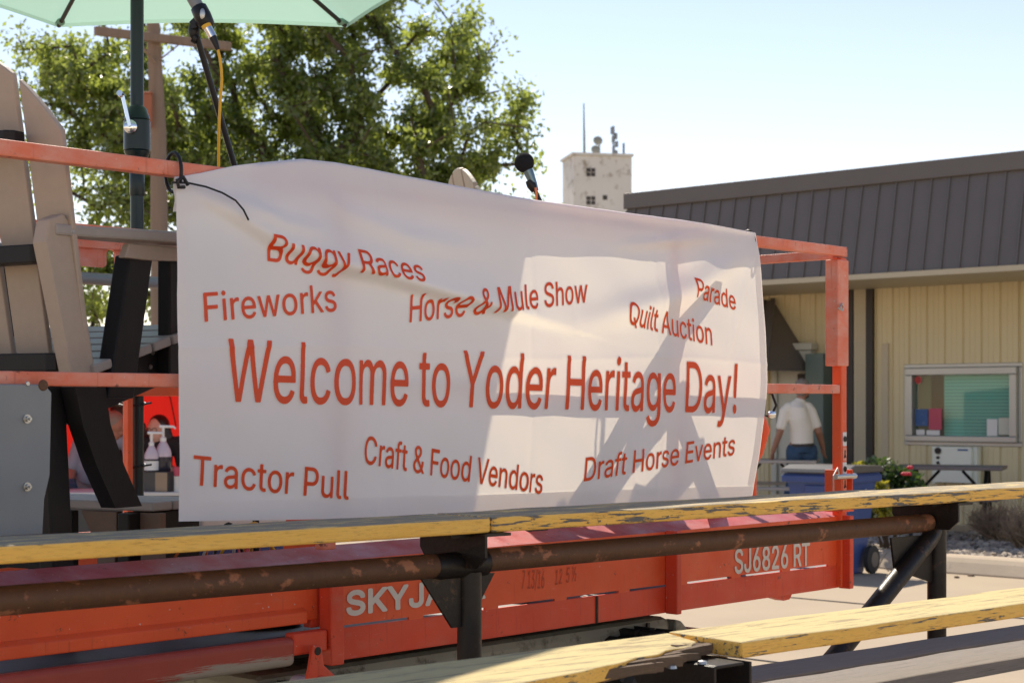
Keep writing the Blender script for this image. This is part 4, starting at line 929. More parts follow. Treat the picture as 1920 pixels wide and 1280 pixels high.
bpos = LP+LU*(-1.275)+LN*.63
ms2 = empty('microphone_stand', (bpos.x+.02,bpos.y,ZF), 0, label='straight microphone stand behind the banner, under the foam-topped microphone', cat='microphone stand'); o2 = ms2.location.copy()
def rel2(p): return p-o2
mb = MB(); mb.tube([rel2(pt(1016,384,bpos.y)), rel2(pt(1000,350,bpos.y)), rel2(pt(997,344,bpos.y))], .008, 12); mb.tube([rel2(pt(1016,384,bpos.y)), Vector((0.03,0,1.05)), Vector((0.03,0,.03))], .010, 12); mb.build('stand_tube', M['blackp'], ms2, smooth=40)
mb = MB(); mb.lathe([(.13,0),(.12,.02),(.02,.03)], (.03,0,.002), 24); mb.build('stand_base', M['blackp'], ms2, smooth=40)
mb = MB(); mb.tube([rel2(pt(992,338,bpos.y)), rel2(pt(997,347,bpos.y)), rel2(pt(1003,358,bpos.y))], [.016,.02,.014], 14); mb.build('mic_clip', M['blackp'], ms2, smooth=50)
m2 = empty('microphone', pt(983,305,bpos.y), 0, label='microphone with a round black foam cover rising above the banner', cat='microphone'); m2l = pt(983,305,bpos.y)
mb = MB(); mb.ball((0,0,0), .0375,.0375,.0385, 28, 18); mb.build('foam_cover', M['foam'], m2, smooth=60)
mb = MB(); mb.tube([Vector((.01,0,-.02)), pt(992,325,bpos.y)-m2l, pt(1001,347,bpos.y)-m2l, pt(1004,358,bpos.y)-m2l], [.019,.019,.014,.0125], 18); mb.build('mic_body', M['micbody'], m2, smooth=40)
oc = empty('microphone_cable', pt(1004,357,bpos.y), 0, label='orange cable hanging from the foam-topped microphone behind the banner', cat='cable'); ol = pt(1004,357,bpos.y)
mb = MB(); mb.tube([pt(px,py,bpos.y-.02)-ol for px,py in ((1004,352),(1006,364),(1005,385),(1003,420),(1005,600),(990,900),(975,1030))], .0045, 8); mb.build('cord', M['cord_o'], oc, smooth=60)

# loose cables and small things on the platform floor
def on_lift(x, b, z): p = LP+LU*x+LN*b; return Vector((p.x,p.y,z))
k = 0
for px, py, c, nm in ((372,990,'cord_o','orange'),(425,984,'cord_w','white'),(458,982,'cord_y','yellow'),(496,985,'cord_o','pale orange')):
    x, z = rail_point(px, py, .25); o = on_lift(x, .25, ZF)
    ct = empty('cable_coil', o, LROT, label=f'{nm} cable loop on the platform floor below the banner', cat='cable')
    ct['label'] = {'orange': 'orange cable loop arching up at the left end below the banner', 'white': 'white and black cable loop below the banner', 'yellow': 'yellow cable loop arching up below the banner', 'pale orange': 'pale orange cable loop, rightmost of the loops below the banner'}[nm]
    h_ = z-ZF; mb = MB(); mb.tube([(.14*math.cos(a)*.55, .05*math.sin(3*a), .006+h_*max(0,math.sin(a))) for a in np.linspace(-.0,math.pi,21)], .0045, 8); mb.build('cord', M[c], ct, smooth=60)
    if nm == 'white':
        mb = MB(); mb.tube([(.03+.07*math.cos(a), .03, .006+(h_-.004)*max(0,math.sin(a))) for a in np.linspace(0,math.pi,21)], .0045, 8); mb.build('cord', M['blackp'], ct, smooth=60)
def floor_thing(name, label, cat, px, b, boxes, mat, rz=0, **kw):
    x, _ = rail_point(px, 1000, b); e = empty(name, on_lift(x, b, ZF-.008), LROT+rz, label=label, cat=cat); return e
cr = floor_thing('striped_cooler', 'blue and red cooler box standing below the banner, left of the white legs', 'cooler', 415, .75, None, None)
mb = MB(); mb.box(-.17,.17,-.12,.12,.0,.26); mb.build('body', M['blue'], cr, bevel=.015)
mb = MB(); mb.box(-.03,.06,-.126,-.121,.02,.25); mb.build('stripe', M['redposter'], cr)
mb = MB(); mb.box(-.175,.175,-.125,.125,.262,.30); mb.build('lid', M['white'], cr, bevel=.012)
sp = floor_thing('speaker_box', 'dark loudspeaker box on the platform floor behind the banner', 'speaker', 1165, .55, None, None)
mb = MB(); mb.box(-.30,.24,-.10,.16,0,.31); mb.build('cabinet', M['dbrown'], sp, bevel=.01)
mb = MB(); mb.lathe([(.012,0),(.010,.005),(.004,.005)], (-.22,-.10,.27), 12, M=Matrix.Rotation(R(90),3,'X')); mb.build('screw', M['bolt'], sp)
mb = MB(); mb.box(-.26,.2,-.108,-.101,.03,.22); mb.build('grille', M['blackp'], sp)
xs_ = empty('folding_chair', on_lift(-1.2, 0, ZF-.008), LROT, label='dark wooden X-frame folding chair close behind the banner, its shadow falling through the cloth', cat='chair'); zf = ZF-.008
ba = [(.885,2.14),(.95,2.09),(1.08,1.985),(1.20,1.88),(1.32,1.75),(1.44,1.61),(1.55,1.46),(1.645,1.345),(1.74,1.20),(1.81,1.05),(1.87,.90),(1.885,.862)]
def board(pts_, w0, w1, b0, b1, nm):
    n = len(pts_); L_ = []; R_ = []
    for i, p in enumerate(pts_):
        a = Vector(pts_[max(0,i-1)]); b = Vector(pts_[min(n-1,i+1)]); d = (b-a).normalized(); k = Vector((-d.y, d.x)); w_ = (w0+(w1-w0)*i/(n-1))/2; L_.append(Vector(p)+k*w_); R_.append(Vector(p)-k*w_)
    d0 = (Vector(pts_[0])-Vector(pts_[1])).normalized(); tip = [Vector(pts_[0])+d0*w0*.42]
    mb = MB(); mb.prism([(1.2-q.x, q.y-zf) for q in tip+L_+R_[::-1]], lambda p, q, d: (p, d, q), b0, b1); mb.build(nm, M['dbrown'], xs_, bevel=.004)
for b_ in (.10, .40):
    board(ba, .075, .10, b_, b_+.026, 'back_leg')
    board([(1.13,1.80),(.98,1.54),(.85,1.31),(.72,1.08),(.60,.862)], .08, .085, b_+.03, b_+.055, 'cross_leg')
mb = MB(); mb.box(-.12,.22,.10,.455,.46,.482); mb.build('seat', M['dbrown'], xs_, bevel=.005)
for z_ in (1.14, .98):
    t_ = np.interp(z_+zf, [q[1] for q in ba[::-1]], [q[0] for q in ba[::-1]]); mb = MB(); mb.box(1.2-t_-.012,1.2-t_+.012,.127,.40,z_-.045,z_+.045); mb.build('back_slat', M['dbrown'], xs_, bevel=.003)
cn = floor_thing('floor_stand', 'black cone-footed stand on the platform floor, under the plank', 'stand', 1066, .42, None, None)
mb = MB(); mb.lathe([(.085,0),(.02,.12),(.014,.16)], (0,0,.004), 20); mb.build('cone', M['blackp'], cn, smooth=40)
mb = MB(); mb.tube([(0,0,.16),(0,0,.34)], .014, 12); mb.build('stem', M['blackp'], cn, smooth=40)

# ------------------------------------------------------------------ bleacher
bl = empty('bleacher', BP, BROT, label='weathered bleacher with yellow painted plank seats on rusty pipe frames', cat='bleacher')
def plank(name, mat, x0, x1, y0, y1, z0, z1, cuts=40, wob=.003, bevel=.006, edit=None, parent=None, top=None):
    """board with slightly uneven edges"""
    mb = MB(); n = cuts; rg = np.random.default_rng(int(abs(x0*977+y0*131))+3)
    wv = [rg.normal(0, wob*.14, 8) for _ in range(4)]
    vs = []
    for i in range(n+1):
        x = x0+(x1-x0)*i/n
        def wb(k): return sum(wv[k][j]*math.sin(x*(1.7+2.3*j)+j) for j in range(8))
        q = [(y0+wb(0), z0), (y1+wb(1), z0), (y1+wb(1), z1+wb(3)*.6), (y0+wb(0)+wb(2)*.3, z1+wb(2)*.6)]
        if edit: q = edit(x, q)
        vs += [(x, a, b) for a, b in q]
    fs = [(i*4+j, i*4+(j+1) % 4, (i+1)*4+(j+1) % 4, (i+1)*4+j) for i in range(n) for j in range(4)]+[(3,2,1,0),(n*4,n*4+1,n*4+2,n*4+3)]
    mb.add(vs, fs); mt_ = [M[mat], M[top]] if top else M[mat]
    if top: mb.m = [1 if i < 4*n and i % 4 == 2 else 0 for i in range(len(fs))]
    return mb.build(name, mt_, parent or bl, bevel=bevel)
xj = 1.317
plank('seat_plank', 'yel1', -1.3, xj-.003, 0, .235, 1.177, 1.215, top='topgrey'); plank('seat_plank', 'yel2', xj+.003, 5.6, -.002, .235, 1.177, 1.2165, 80, .005, top='topgrey')
plank('seat_plank', 'yel3', 1.461, 5.6, -.712, -.477, .922, .960, 80, .004, top='topcream')
def rot(x, q):
    f = max(0, (x-.70)/.77); k = f**1.5; a = -.80+.10*f+.115*k*(1+.12*math.sin(40*x)); z0, z1 = q[0][1], q[3][1]
    return [(a+.02*k, z0), (q[1][0], z0), (q[2][0], z1), (a, z1-.012*k)]
plank('seat_plank', 'yel3', -.6, 1.458, -.72, -.479, .920, .958, 60, .004, .004, rot, top='topcream')
mb = MB(); rg = np.random.default_rng(4)
for k in range(26):      # splintered end of the short plank
    f = k/25; x = 1.05+.40*f; y = -.80+.10*((x-.7)/.77)+.115*((x-.7)/.77)**1.5
    mb.beam((x-.06, y-.002+.004*rg.random(), .945-.02*rg.random()), (x+.07*(.5+rg.random()), y+.02*rg.random()-.008, .928+.018*rg.random()-.004), .010+.008*rg.random(), .012+.010*rg.random())
mb.build('splinters', M['rotwood'], bl)
plank('foot_plank', 'greywood', .2, 5.8, -.36, -.178, .742, .780, 60, .006); plank('foot_plank', 'greywood', .2, 5.8, -.578, -.378, .740, .778, 60, .006)
plank('foot_plank', 'greywood', .2, 5.8, -1.07, -.86, .485, .523, 60, .006)
PX = (-.74, 1.327, 3.39)
mb = MB(); mb.tube([(-1.3,.10,1.09),(PX[1]-.12,.10,1.092)], .0315, 26); mb.build('rail_pipe', M['rust'], bl, smooth=40)
mb = MB(); mb.tube([(PX[1]+.05,.10,1.096),(PX[2]-.05,.10,1.106)], .0305, 26); mb.build('rail_pipe', M['rust'], bl, smooth=40)
mb = MB(); mb.tube([(PX[1]-.125,.10,1.09),(PX[1]-.10,.10,1.09),(PX[1]+.05,.10,1.091)], [.030,.034,.034], 26); mb.build('pipe_sleeve', M['steel'], bl, smooth=40)
for i, x in enumerate(PX):
    mb = MB(); mb.tube([(x,.10,1.15 if i == 2 else 1.07),(x,.10,0)], .032, 26); mb.build('support_post', M['steel'], bl, smooth=40)
    mb = MB()   # angle bracket across the plank's width with a flange under the board
    mb.prism([(-.015,1.174),(.25,1.174),(.25,1.13),(.215,1.085),(.02,1.085),(-.015,1.115)], lambda p, q, d: (x+d, p, q), -.045, -.037); mb.box(x-.037, x+.045, -.012, .248, 1.168, 1.1755)
    mb.box(x-.11, x-.046, .04, .10, 1.166, 1.174)
    mb.build('angle_bracket', M['steel'], bl)
    mb = MB(); mb.prism([(-.14,1.062),(.0,1.062),(.0,.93),(-.04,.93)], lambda p, q, d: (x-.02+p, d, q), .096, .104) if i < 2 else mb.prism([(-.24,1.066),(.0,1.066),(.0,.90),(-.22,.96)], lambda p, q, d: (x-.02+p, d, q), .096, .104)
    if i < 2: mb.prism([(.14,1.062),(.0,1.062),(.0,.97)], lambda p, q, d: (x+.02+p*.45, d, q), .096, .104)
    mb.build('gusset', M['steel'], bl)
mb = MB(); mb.tube([(PX[2]-.02,.10,1.075),(PX[2]-.06,.09,1.05),(2.80,.06,.72),(1.5,-.02,-.02)], .0315, 26); mb.build('brace', M['steel'], bl, smooth=40)
for x in (-.74, 1.46, 4.6):
    mb = MB(); mb.tube([(x+.03,-.60,.91),(x+.03,-.60,0)], .032, 22); mb.build('support_post', M['chassis'], bl, smooth=40)
    mb = MB(); mb.prism([(-.735,.918),(-.48,.918),(-.48,.87),(-.515,.83),(-.70,.83),(-.735,.86)], lambda p, q, d: (x+d, p, q), -.12, -.112); mb.box(x-.115, x-.02, -.735, -.48, .912, .9195); mb.box(x+.0, x+.008, -.735, -.5, .835, .918); mb.build('angle_bracket', M['steel'], bl, bevel=.002)
    mb = MB(); mb.beam((x+.03,-.60,.72),(x+.03,.10,.72),.05,.03); mb.build('foot_bearer', M['steel'], bl)
for x in (1.40,1.30):
    mb = MB(); mb.lathe([(.012,0),(.010,.006),(.002,.008)], (x-.05,-.69,.9195), 12); mb.build('bolt', M['bolt'], bl)

# ------------------------------------------------------------------ bin, tables, plants
bp = pt(1560,760,15.3); bn_ = empty('wheeled_bin', (bp.x,bp.y,0), R(-38), label='blue two-wheeled bin with a dark lid standing on the concrete by the kerb', cat='bin')
mb = MB(); zz = [(0,.21,.20),(.06,.22,.21),(.80,.285,.29),(.86,.30,.31),(.90,.315,.33)]
def ringr(hx, hy, z): return [(-hx,-hy,z),(hx,-hy,z),(hx,hy,z),(-hx,hy,z)]
vs = sum([ringr(a, b_, z) for z, a, b_ in zz], []); mb.add(vs, [(i*4+j, i*4+(j+1) % 4, (i+1)*4+(j+1) % 4, (i+1)*4+j) for i in range(4) for j in range(4)]+[(3,2,1,0),(16,17,18,19)])
mb.box(-.325,.325,-.345,.34,.82,.885); mb.box(-.12,.12,-.30,-.275,.60,.80)
mb.build('bin_body', M['blue'], bn_, bevel=.02, seg=3)
mb = MB(); mb.prism([(-.36,.905),(.36,.905),(.36,.94),(.30,.965),(-.20,.975),(-.33,.94)], lambda p, q, d: (d, p, q), -.335, .335); mb.build('lid', M['lid'], bn_, bevel=.015, seg=3)
mb = MB(); mb.tube([(-.25,.34,.87),(-.25,.43,.88),(.25,.43,.88),(.25,.34,.87)], .016, 10); mb.build('handle', M['blue'], bn_, smooth=50)
for s in (-1,1):
    mb = MB(); mb.lathe([(.03,-.03),(.10,-.03),(.125,-.02),(.125,.02),(.10,.03),(.03,.03)], (s*.29,.20,.126), 24, M=Matrix.Rotation(R(90),3,'Y')); wh = mb.build('wheel', M['rubber'], bn_, smooth=35)
    mb = MB(); mb.lathe([(.07,-.034),(.07,.034)], (s*.29,.20,.126), 10, M=Matrix.Rotation(R(90),3,'Y')); mb.build('rim', M['lid'], wh)
mb = MB()
for k in range(3):
    a = k*2*math.pi/3; mb.beam((.302,.05+.05*math.sin(a),.70+.05*math.cos(a)),(.302,.05+.05*math.sin(a+1.6),.70+.05*math.cos(a+1.6)),.03,.006,up=(1,0,0))
mb.build('recycling_mark', M['white'], bn_)

def make_table(mat, benchmat):
    root = empty('picnic_table', (0,0,0)); W = .56
    mb = MB(); mb.box(-W, W, -.36, .36, .715, .752); mb.build('tabletop', M[mat], root, bevel=.008)
    for s in (-1,1):
        mb = MB(); mb.box(-W, W, s*.70-.13, s*.70+.13, .415, .45); mb.build('bench', M[benchmat], root, bevel=.006)
        for e in (-1,1):
            mb = MB(); mb.tube([(e*.38, s*.10, .71),(e*.38, s*.26, .43),(e*.38, s*.36, 0)], .024, 8); mb.build('leg', M['blackp'], root, smooth=40)
        mb = MB(); mb.tube([(s*.38,-.70,.40),(s*.38,.70,.40)], .02, 8); mb.build('bench_bearer', M['blackp'], root)
        mb = MB(); mb.tube([(s*.38,0,.42),(s*.12,0,.70)], .016, 8); mb.build('brace', M['blackp'], root)
    return root
pt1 = make_table('tabletop','tabletop'); p = pt(1783,869,18.4); pt1.location = (p.x,p.y,.1); pt1.rotation_euler = (0,0,FROT+R(22)); tag(pt1, 'brown-grey picnic table with black legs in front of the serving window', 'picnic table', 'picnic tables by the building')
pt2 = make_table('tablepale','tablepale'); p = pt(1445,866,20.6); pt2.location = (p.x,p.y,.1); pt2.rotation_euler = (0,0,FROT+R(30)); tag(pt2, 'pale-topped picnic table at the left wall, beside the walking man', 'picnic table', 'picnic tables by the building')

def bush(name, base, ells, n, size, mat, label, flowers=None, yel=None, stems=10):
    root = empty(name, base, 0, label=label, cat='shrub'); rg = np.random.default_rng(len(label)); B = np.array(base)
    def leaves(nm, ee, n, size, mat):
        P = []
        for e in ee:
            d = rg.normal(size=(n//len(ee),3)); d /= np.linalg.norm(d, axis=1)[:,None]; P.append(np.array(e[:3])-B+d*(rg.random((len(d),1))**.4)*np.array(e[3:6]))
        P = np.concatenate(P); P = P[P[:,2] > .02]; T = len(P); ax = rg.normal(size=(T,3)); ax /= np.linalg.norm(ax, axis=1)[:,None]; sv = np.cross(ax, rg.normal(size=(T,3))); sv /= np.linalg.norm(sv, axis=1)[:,None]
        L = size*rg.uniform(.6,1.3,(T,1)); V = np.stack([P, P+ax*L*.5+sv*L*.3, P+ax*L, P+ax*L*.5-sv*L*.3], 1).reshape(-1,3)
        me = bpy.data.meshes.new(nm); me.from_pydata(V.tolist(), [], np.arange(T*4).reshape(-1,4).tolist()); me.materials.append(mat); link(nm, me, root)
    leaves('foliage', ells, n, size, mat)
    if yel: leaves('pale_foliage', yel, n//6, size*1.1, M['leafyel'])
    mb = MB()
    for k in range(stems):
        e = ells[k % len(ells)]; q = np.array(e[:3])-B+rg.normal(size=3)*np.array(e[3:6])*.4; mb.tube([(rg.normal()*.06,rg.normal()*.06,0),(q[0]*.5,q[1]*.5,q[2]*.6),tuple(q)], [.012,.009,.004], 5)
    mb.build('stems', M['bark'], root)
    for p in flowers or []:
        mb = MB(); q = Vector(p)-Vector(base)
        for k in range(9):
            a = k*2.4; mb.ball(q+Vector((.014*math.cos(a),.014*math.sin(a),.006*k/4)), .018,.018,.013,8,6)
        mb.build('flower', M['petal'], root, smooth=60)
    return root
bb = pt(1665,980,16.6); bush('rose_bush', (bb.x,bb.y,.09), [TE(1650,898,16.6,.24,.25,.20), TE(1618,915,16.7,.14,.2,.16), TE(1690,920,16.5,.25,.25,.22), TE(1640,940,16.5,.2,.2,.25), TE(1670,960,16.4,.32,.28,.2)], 6800, .06, M['leafdark'], 'dark green rose bush with a few red blooms beside the blue bin',
     [pt(1695,889,16.2), pt(1706,877,16.3), pt(1703,889,16.25)], [TE(1628,926,16.2,.10,.12,.10), TE(1650,915,16.2,.06,.1,.06), TE(1668,958,16.1,.16,.15,.06), TE(1610,880,16.6,.05,.06,.05)])
def dry_shrub(px, py, Y, h_, wd, n, label):
    p = pt(px, py, Y); e = empty('dry_shrub', (p.x,p.y,.09), 0, label=label, cat='shrub', group='dry shrubs in the gravel'); rg = np.random.default_rng(px); mb = MB()
    for k in range(n):
        a = rg.uniform(0,6.3); r_ = wd*rg.random()**.6; q = Vector((r_*math.cos(a), r_*math.sin(a), h_*rg.uniform(.5,1)*(1-.35*r_/wd)))
        mid = q*.55+Vector((rg.normal()*.03,rg.normal()*.03,.03)); mb.tube([(rg.normal()*.03,rg.normal()*.03,0), mid, q], [.006,.0045,.002], 3, caps=False)
        for s in range(3):
            f = rg.uniform(.4,1); b_ = q*f; mb.tube([b_, b_+Vector((rg.normal()*.06,rg.normal()*.06,abs(rg.normal())*.09))], [.003,.0015], 3, caps=False)
    mb.build('twigs', M['dry'], e)
dry_shrub(1872,1005,17.6,.42,.34,420,'rounded dry twiggy shrub on the gravel, the larger of two'); dry_shrub(1920,1030,16.6,.40,.26,260,'pale dry twiggy shrub cut by the right edge of the view')
# crumbs of soil on the concrete along the kerb
mb = MB()
for k in range(60):
    x = RNG.uniform(-2.6,2.5); y = -4.45-abs(RNG.normal())*.22; r_ = RNG.uniform(.008,.035); mb.ball((x,y,r_*.3),r_*RNG.uniform(.8,1.8),r_,r_*.5,6,4)
tag(in_front(mb.build('soil_crumbs', M['rotwood'])), kind='stuff')

# ------------------------------------------------------------------ people
def fuse(mb, voxel, mats, name, parent, smooth_it=4, paint=None):
    """melt the collected shapes into one continuous surface"""
    me = bpy.data.meshes.new(name); me.from_pydata([tuple(p) for p in mb.v], [], mb.f)
    o = bpy.data.objects.new(name, me); COL.objects.link(o)
    r_ = o.modifiers.new('r', 'REMESH'); r_.mode = 'VOXEL'; r_.voxel_size = voxel
    s_ = o.modifiers.new('s', 'SMOOTH'); s_.iterations = smooth_it; s_.factor = .5
    dg = bpy.context.evaluated_depsgraph_get(); dg.update(); new = bpy.data.meshes.new_from_object(o.evaluated_get(dg)); bpy.data.objects.remove(o)
    for m in mats: new.materials.append(m)
    if paint:
        for p in new.polygons: p.material_index = paint(p.center)
    return link(name, new, parent, smooth=180)
def limb(mb, pts, rs, n=14):
    mb.tube(pts, rs, n)
    for p, r_ in zip(pts, rs):
        q = r_ if not hasattr(r_, '__len__') else min(r_); mb.ball(p, q*.99, nu=14, nv=8)
def head(mb, c, yaw, tilt, s=1.0):
    Mx = Matrix.Rotation(yaw,3,'Z') @ Matrix.Rotation(tilt,3,'X'); c = Vector(c)
    def b(p, *r_): mb.ball(c+Mx @ (Vector(p)*s), *[x*s for x in r_], nu=18, nv=12, M=Mx)
    b((0,0,.02),.074,.094,.10); b((0,-.03,-.045),.056,.064,.068); b((0,-.055,-.085),.028,.026,.022)       # skull, jaw, chin (face looks along -y)
    b((0,-.098,-.015),.011,.018,.018); b((0,-.088,.012),.009,.014,.03)                                      # nose
    b((0,-.086,-.05),.022,.010,.008); b((.03,-.082,.03),.022,.010,.008); b((-.03,-.082,.03),.022,.010,.008)   # lips, brows
    for e in (-1,1): b((e*.077,.005,-.01),.010,.02,.032); b((e*.028,-.084,.010),.012,.008,.009)
    return Mx
def hand(mb, wrist, d, out, s=1.0):
    """palm, four bent fingers of different length, thumb on the side"""
    d = Vector(d).normalized(); out = Vector(out); out = (out-d*out.dot(d)).normalized(); n = d.cross(out); w_ = Vector(wrist)
    mb.tube([w_, w_+d*.04*s, w_+d*.09*s], [(.026*s,.018*s),(.04*s,.016*s),(.042*s,.014*s)], 12, flat=tuple(n))
    for i, (o_, L) in enumerate(((.030,.070),(.011,.080),(-.010,.075),(-.030,.058))):
        a = w_+d*.085*s+out*o_*s; b = a+d*L*.5*s+n*.006*s; c = b+d*L*.42*s+n*.022*s; mb.tube([a,b,c], [.0095*s,.009*s,.0075*s], 8)
    a = w_+d*.03*s+out*.032*s; mb.tube([a, a+d*.035*s+out*.022*s, a+d*.068*s+out*.026*s+n*.01*s], [.013*s,.011*s,.008*s], 8)
# man walking away on the sidewalk
mp = Vector(((1495-960)/3200*20.3, 20.3, .10)); man = empty('person', mp, 0, label='man in a white t-shirt and blue jeans walking away on the sidewalk', cat='person')
mb = MB(); nk = (.035,0,1.455)
limb(mb, [(.055,.0,.93),(.05,0,1.1),(.02,0,1.25),(.005,0,1.38),nk], [(.165,.12),(.16,.115),(.175,.115),(.15,.09),(.055,.055)], 18)
limb(mb, [nk,(.055,.005,1.53)], [.055,.052]); Mh = head(mb, (.068,.01,1.60), R(140), R(-6))
limb(mb, [(-.15,0,1.34),(-.21,-.02,1.08),(-.285,.03,.855)], [.054,.042,.029]); hand(mb, (-.285,.03,.855), (-.18,.15,-1), (.5,.8,0))
limb(mb, [(.165,.02,1.34),(.25,-.01,1.09),(.325,.12,.90)], [.056,.045,.03]); hand(mb, (.325,.12,.90), (.2,.4,-1), (-.3,.9,0))
limb(mb, [(-.02,0,.90),(-.045,-.02,.50),(-.17,-.14,.12)], [.092,.062,.045]); limb(mb, [(-.17,-.16,.10),(-.15,-.03,.04)], [.04,.034])
limb(mb, [(.125,.0,.90),(.17,.12,.50),(.19,.16,.09)], [.092,.062,.045]); limb(mb, [(.19,.14,.05),(.22,.30,.035)], [.042,.034])
body = fuse(mb, .0075, [M['skin'], M['rubber']], 'body', man, 3, lambda c: 1 if c.z < .10 else 0)
mb = MB(); limb(mb, [(.053,0,.945),(.05,0,1.1),(.02,0,1.25),(.005,0,1.375),(.03,0,1.44)], [(.178,.135),(.178,.135),(.19,.13),(.168,.105),(.075,.068)], 20)
limb(mb, [(-.10,0,1.37),(-.148,0,1.325),(-.195,-.012,1.15)], [.07,.068,.060]); limb(mb, [(.12,.01,1.375),(.162,.02,1.33),(.226,0,1.165)], [.07,.068,.060]); mb.tube([(.053,0,.92),(.05,0,1.0)], [(.172,.132),(.178,.135)], 20)
fuse(mb, .011, [M['tee']], 'shirt', man, 4)
mb = MB(); mb.tube([(.056,0,.95),(.054,0,.84)], [(.165,.125),(.175,.14)], 20)
limb(mb, [(-.03,0,.86),(-.05,-.02,.50),(-.165,-.135,.16)], [.108,.080,.066]); limb(mb, [(.135,.0,.86),(.175,.12,.50),(.19,.155,.12)], [.108,.080,.066]); mb.ball((-.03,-.07,.82),.09,.07,.09); mb.ball((.12,-.07,.82),.09,.07,.09)
fuse(mb, .011, [M['denim']], 'jeans', man, 4)
mb = MB(); mb.tube([(.056,0,.915),(.055,0,.95)], [(.177,.139),(.177,.137)], 24); mb.build('belt', M['trimdark'], man, smooth=40)
mb = MB(); c = Vector((.068,.01,1.60)); mb.ball(c+Mh @ Vector((0,.02,.045)), .08,.095,.082,20,12,M=Mh); mb.ball(c+Mh @ Vector((0,.05,-.02)), .072,.06,.07,20,12,M=Mh); fuse(mb, .009, [M['hairgrey']], 'hair', man, 2)
mb = MB(); mb.ball(c+Mh @ Vector((0,-.055,-.085)), .045,.045,.04,16,10,M=Mh); fuse(mb, .009, [M['hairdark']], 'beard', man, 2)

# red vendor tent with three people
TY_ = 15.2; tc = pt(215,760,TY_); tn = empty('vendor_tent', (tc.x,tc.y,0), R(4), label='red vendor tent behind the lift at the left', cat='tent')
mb = MB(); a, b = 1.35, 1.3
mb.add([(-a,b,0.02),(a,b,.02),(a,b,1.72),(-a,b,1.72)], [(0,1,2,3)]); mb.build('back_wall', M['tent'], tn)
mb = MB(); mb.add([(-a,-b,.02),(-a,b,.02),(-a,b,1.72),(-a,-b,1.72)], [(0,1,2,3)]); mb.build('side_wall', M['tent'], tn)
mb = MB(); mb.add([(-a,-b,1.74),(a,-b,1.74),(a,b,1.74),(-a,b,1.74),(0,0,1.90),(-a,-b,1.60),(a,-b,1.60),(a,b,1.6),(-a,b,1.6)], [(0,1,4),(1,2,4),(2,3,4),(3,0,4),(0,5,6,1),(1,6,7,2),(3,2,7,8),(0,3,8,5)]); mb.build('roof', M['tent'], tn)
for x in (-a,a):
    for y in (-b,b): mb = MB(); mb.tube([(x*.985,y*.985,0),(x*.985,y*.985,1.70)], .02, 8); mb.build('tent_leg', M['galv'], tn)
mb = MB(); mb.tube([(0,0,1.86),(a*.97,b*.97,1.66)], .010, 6); mb.tube([(.3,b-.02,1.70),(.38,b-.02,1.3)], .006, 6); mb.build('roof_strut', M['blackp'], tn)
CY = 13.7; cc = pt(215,922,CY); ct = empty('serving_counter', (cc.x,cc.y,0), R(2), label='white-edged serving counter in front of the red tent', cat='counter')
mb = MB(); mb.box(-.75,.9,-.05,.62,cc.z-.03,cc.z); mb.build('counter_top', M['table_w'], ct, bevel=.006)
mb = MB(); mb.box(-.73,.88,-.02,.58,.02,cc.z-.035); mb.build('counter_skirt', M['boxdark'], ct)
bx = pt(300,922,CY+.15); bo = empty('carton', (bx.x,bx.y,cc.z), R(-20), label='dark carton on the counter carrying the two pump jugs', cat='box')
mb = MB(); mb.box(-.13,.13,-.1,.1,.001,.16); mb.build('carton_body', M['boxdark'], bo, bevel=.004)
mb = MB(); mb.box(.02,.128,-.104,-.101,.005,.155); mb.build('carton_panel', M['boxtan'], bo)
def jug(px, Y, lab, dz, s):
    p = pt(px, 886, Y); e = empty('pump_jug', (p.x,p.y,cc.z+.162+dz), 0, label=lab, cat='pump jug', group='pump jugs on the counter')
    mb = MB(); mb.lathe([(.058*s,0),(.066*s,.01),(.066*s,.115*s)], (0,0,.001), 20); mb.build('syrup', M['syrup'], e, smooth=40)
    mb = MB(); mb.lathe([(.067*s,.116*s),(.067*s,.14*s),(.06*s,.17*s),(.028*s,.232*s),(.022*s,.24*s)], (0,0,.001), 20); mb.build('jug_body', M['jug'], e, smooth=40)
    mb = MB(); mb.lathe([(.025*s,.241*s),(.025*s,.27*s),(.010*s,.28*s)], (0,0,0), 16); mb.tube([(0,0,.27*s),(0,0,.36*s)], .011, 10); mb.tube([(-.03,0,.362*s),(.085,0,.36*s),(.10,0,.345*s)], [.013,.010,.008], 10); mb.build('pump', M['white'], e, smooth=40)
    return e
jug(306,CY+.16,'larger pump jug of dark syrup, right of the two on the carton',0,1.0); j2 = jug(284,CY+.10,'smaller pump jug with a white label, left of the two on the carton',-.0,.86)
mb = MB(); mb.lathe([(.059,.01),(.059,.085)], (0,0,0), 20); mb.build('jug_label', M['paper'], j2)
cp = pt(334,915,CY+.05); cu = empty('cup_stack', (cp.x,cp.y,cc.z), 0, label='stack of pale paper cups with a red top one, beside the carton', cat='cups')
mb = MB()
for k in range(7): mb.lathe([(.030,.018*k),(.036,.018*k+.016)], (0,0,.001), 16)
mb.build('cups', M['paper'], cu); mb = MB(); mb.lathe([(.032,.128),(.040,.20)], (0,0,0), 16); mb.build('top_cup', M['redposter'], cu)
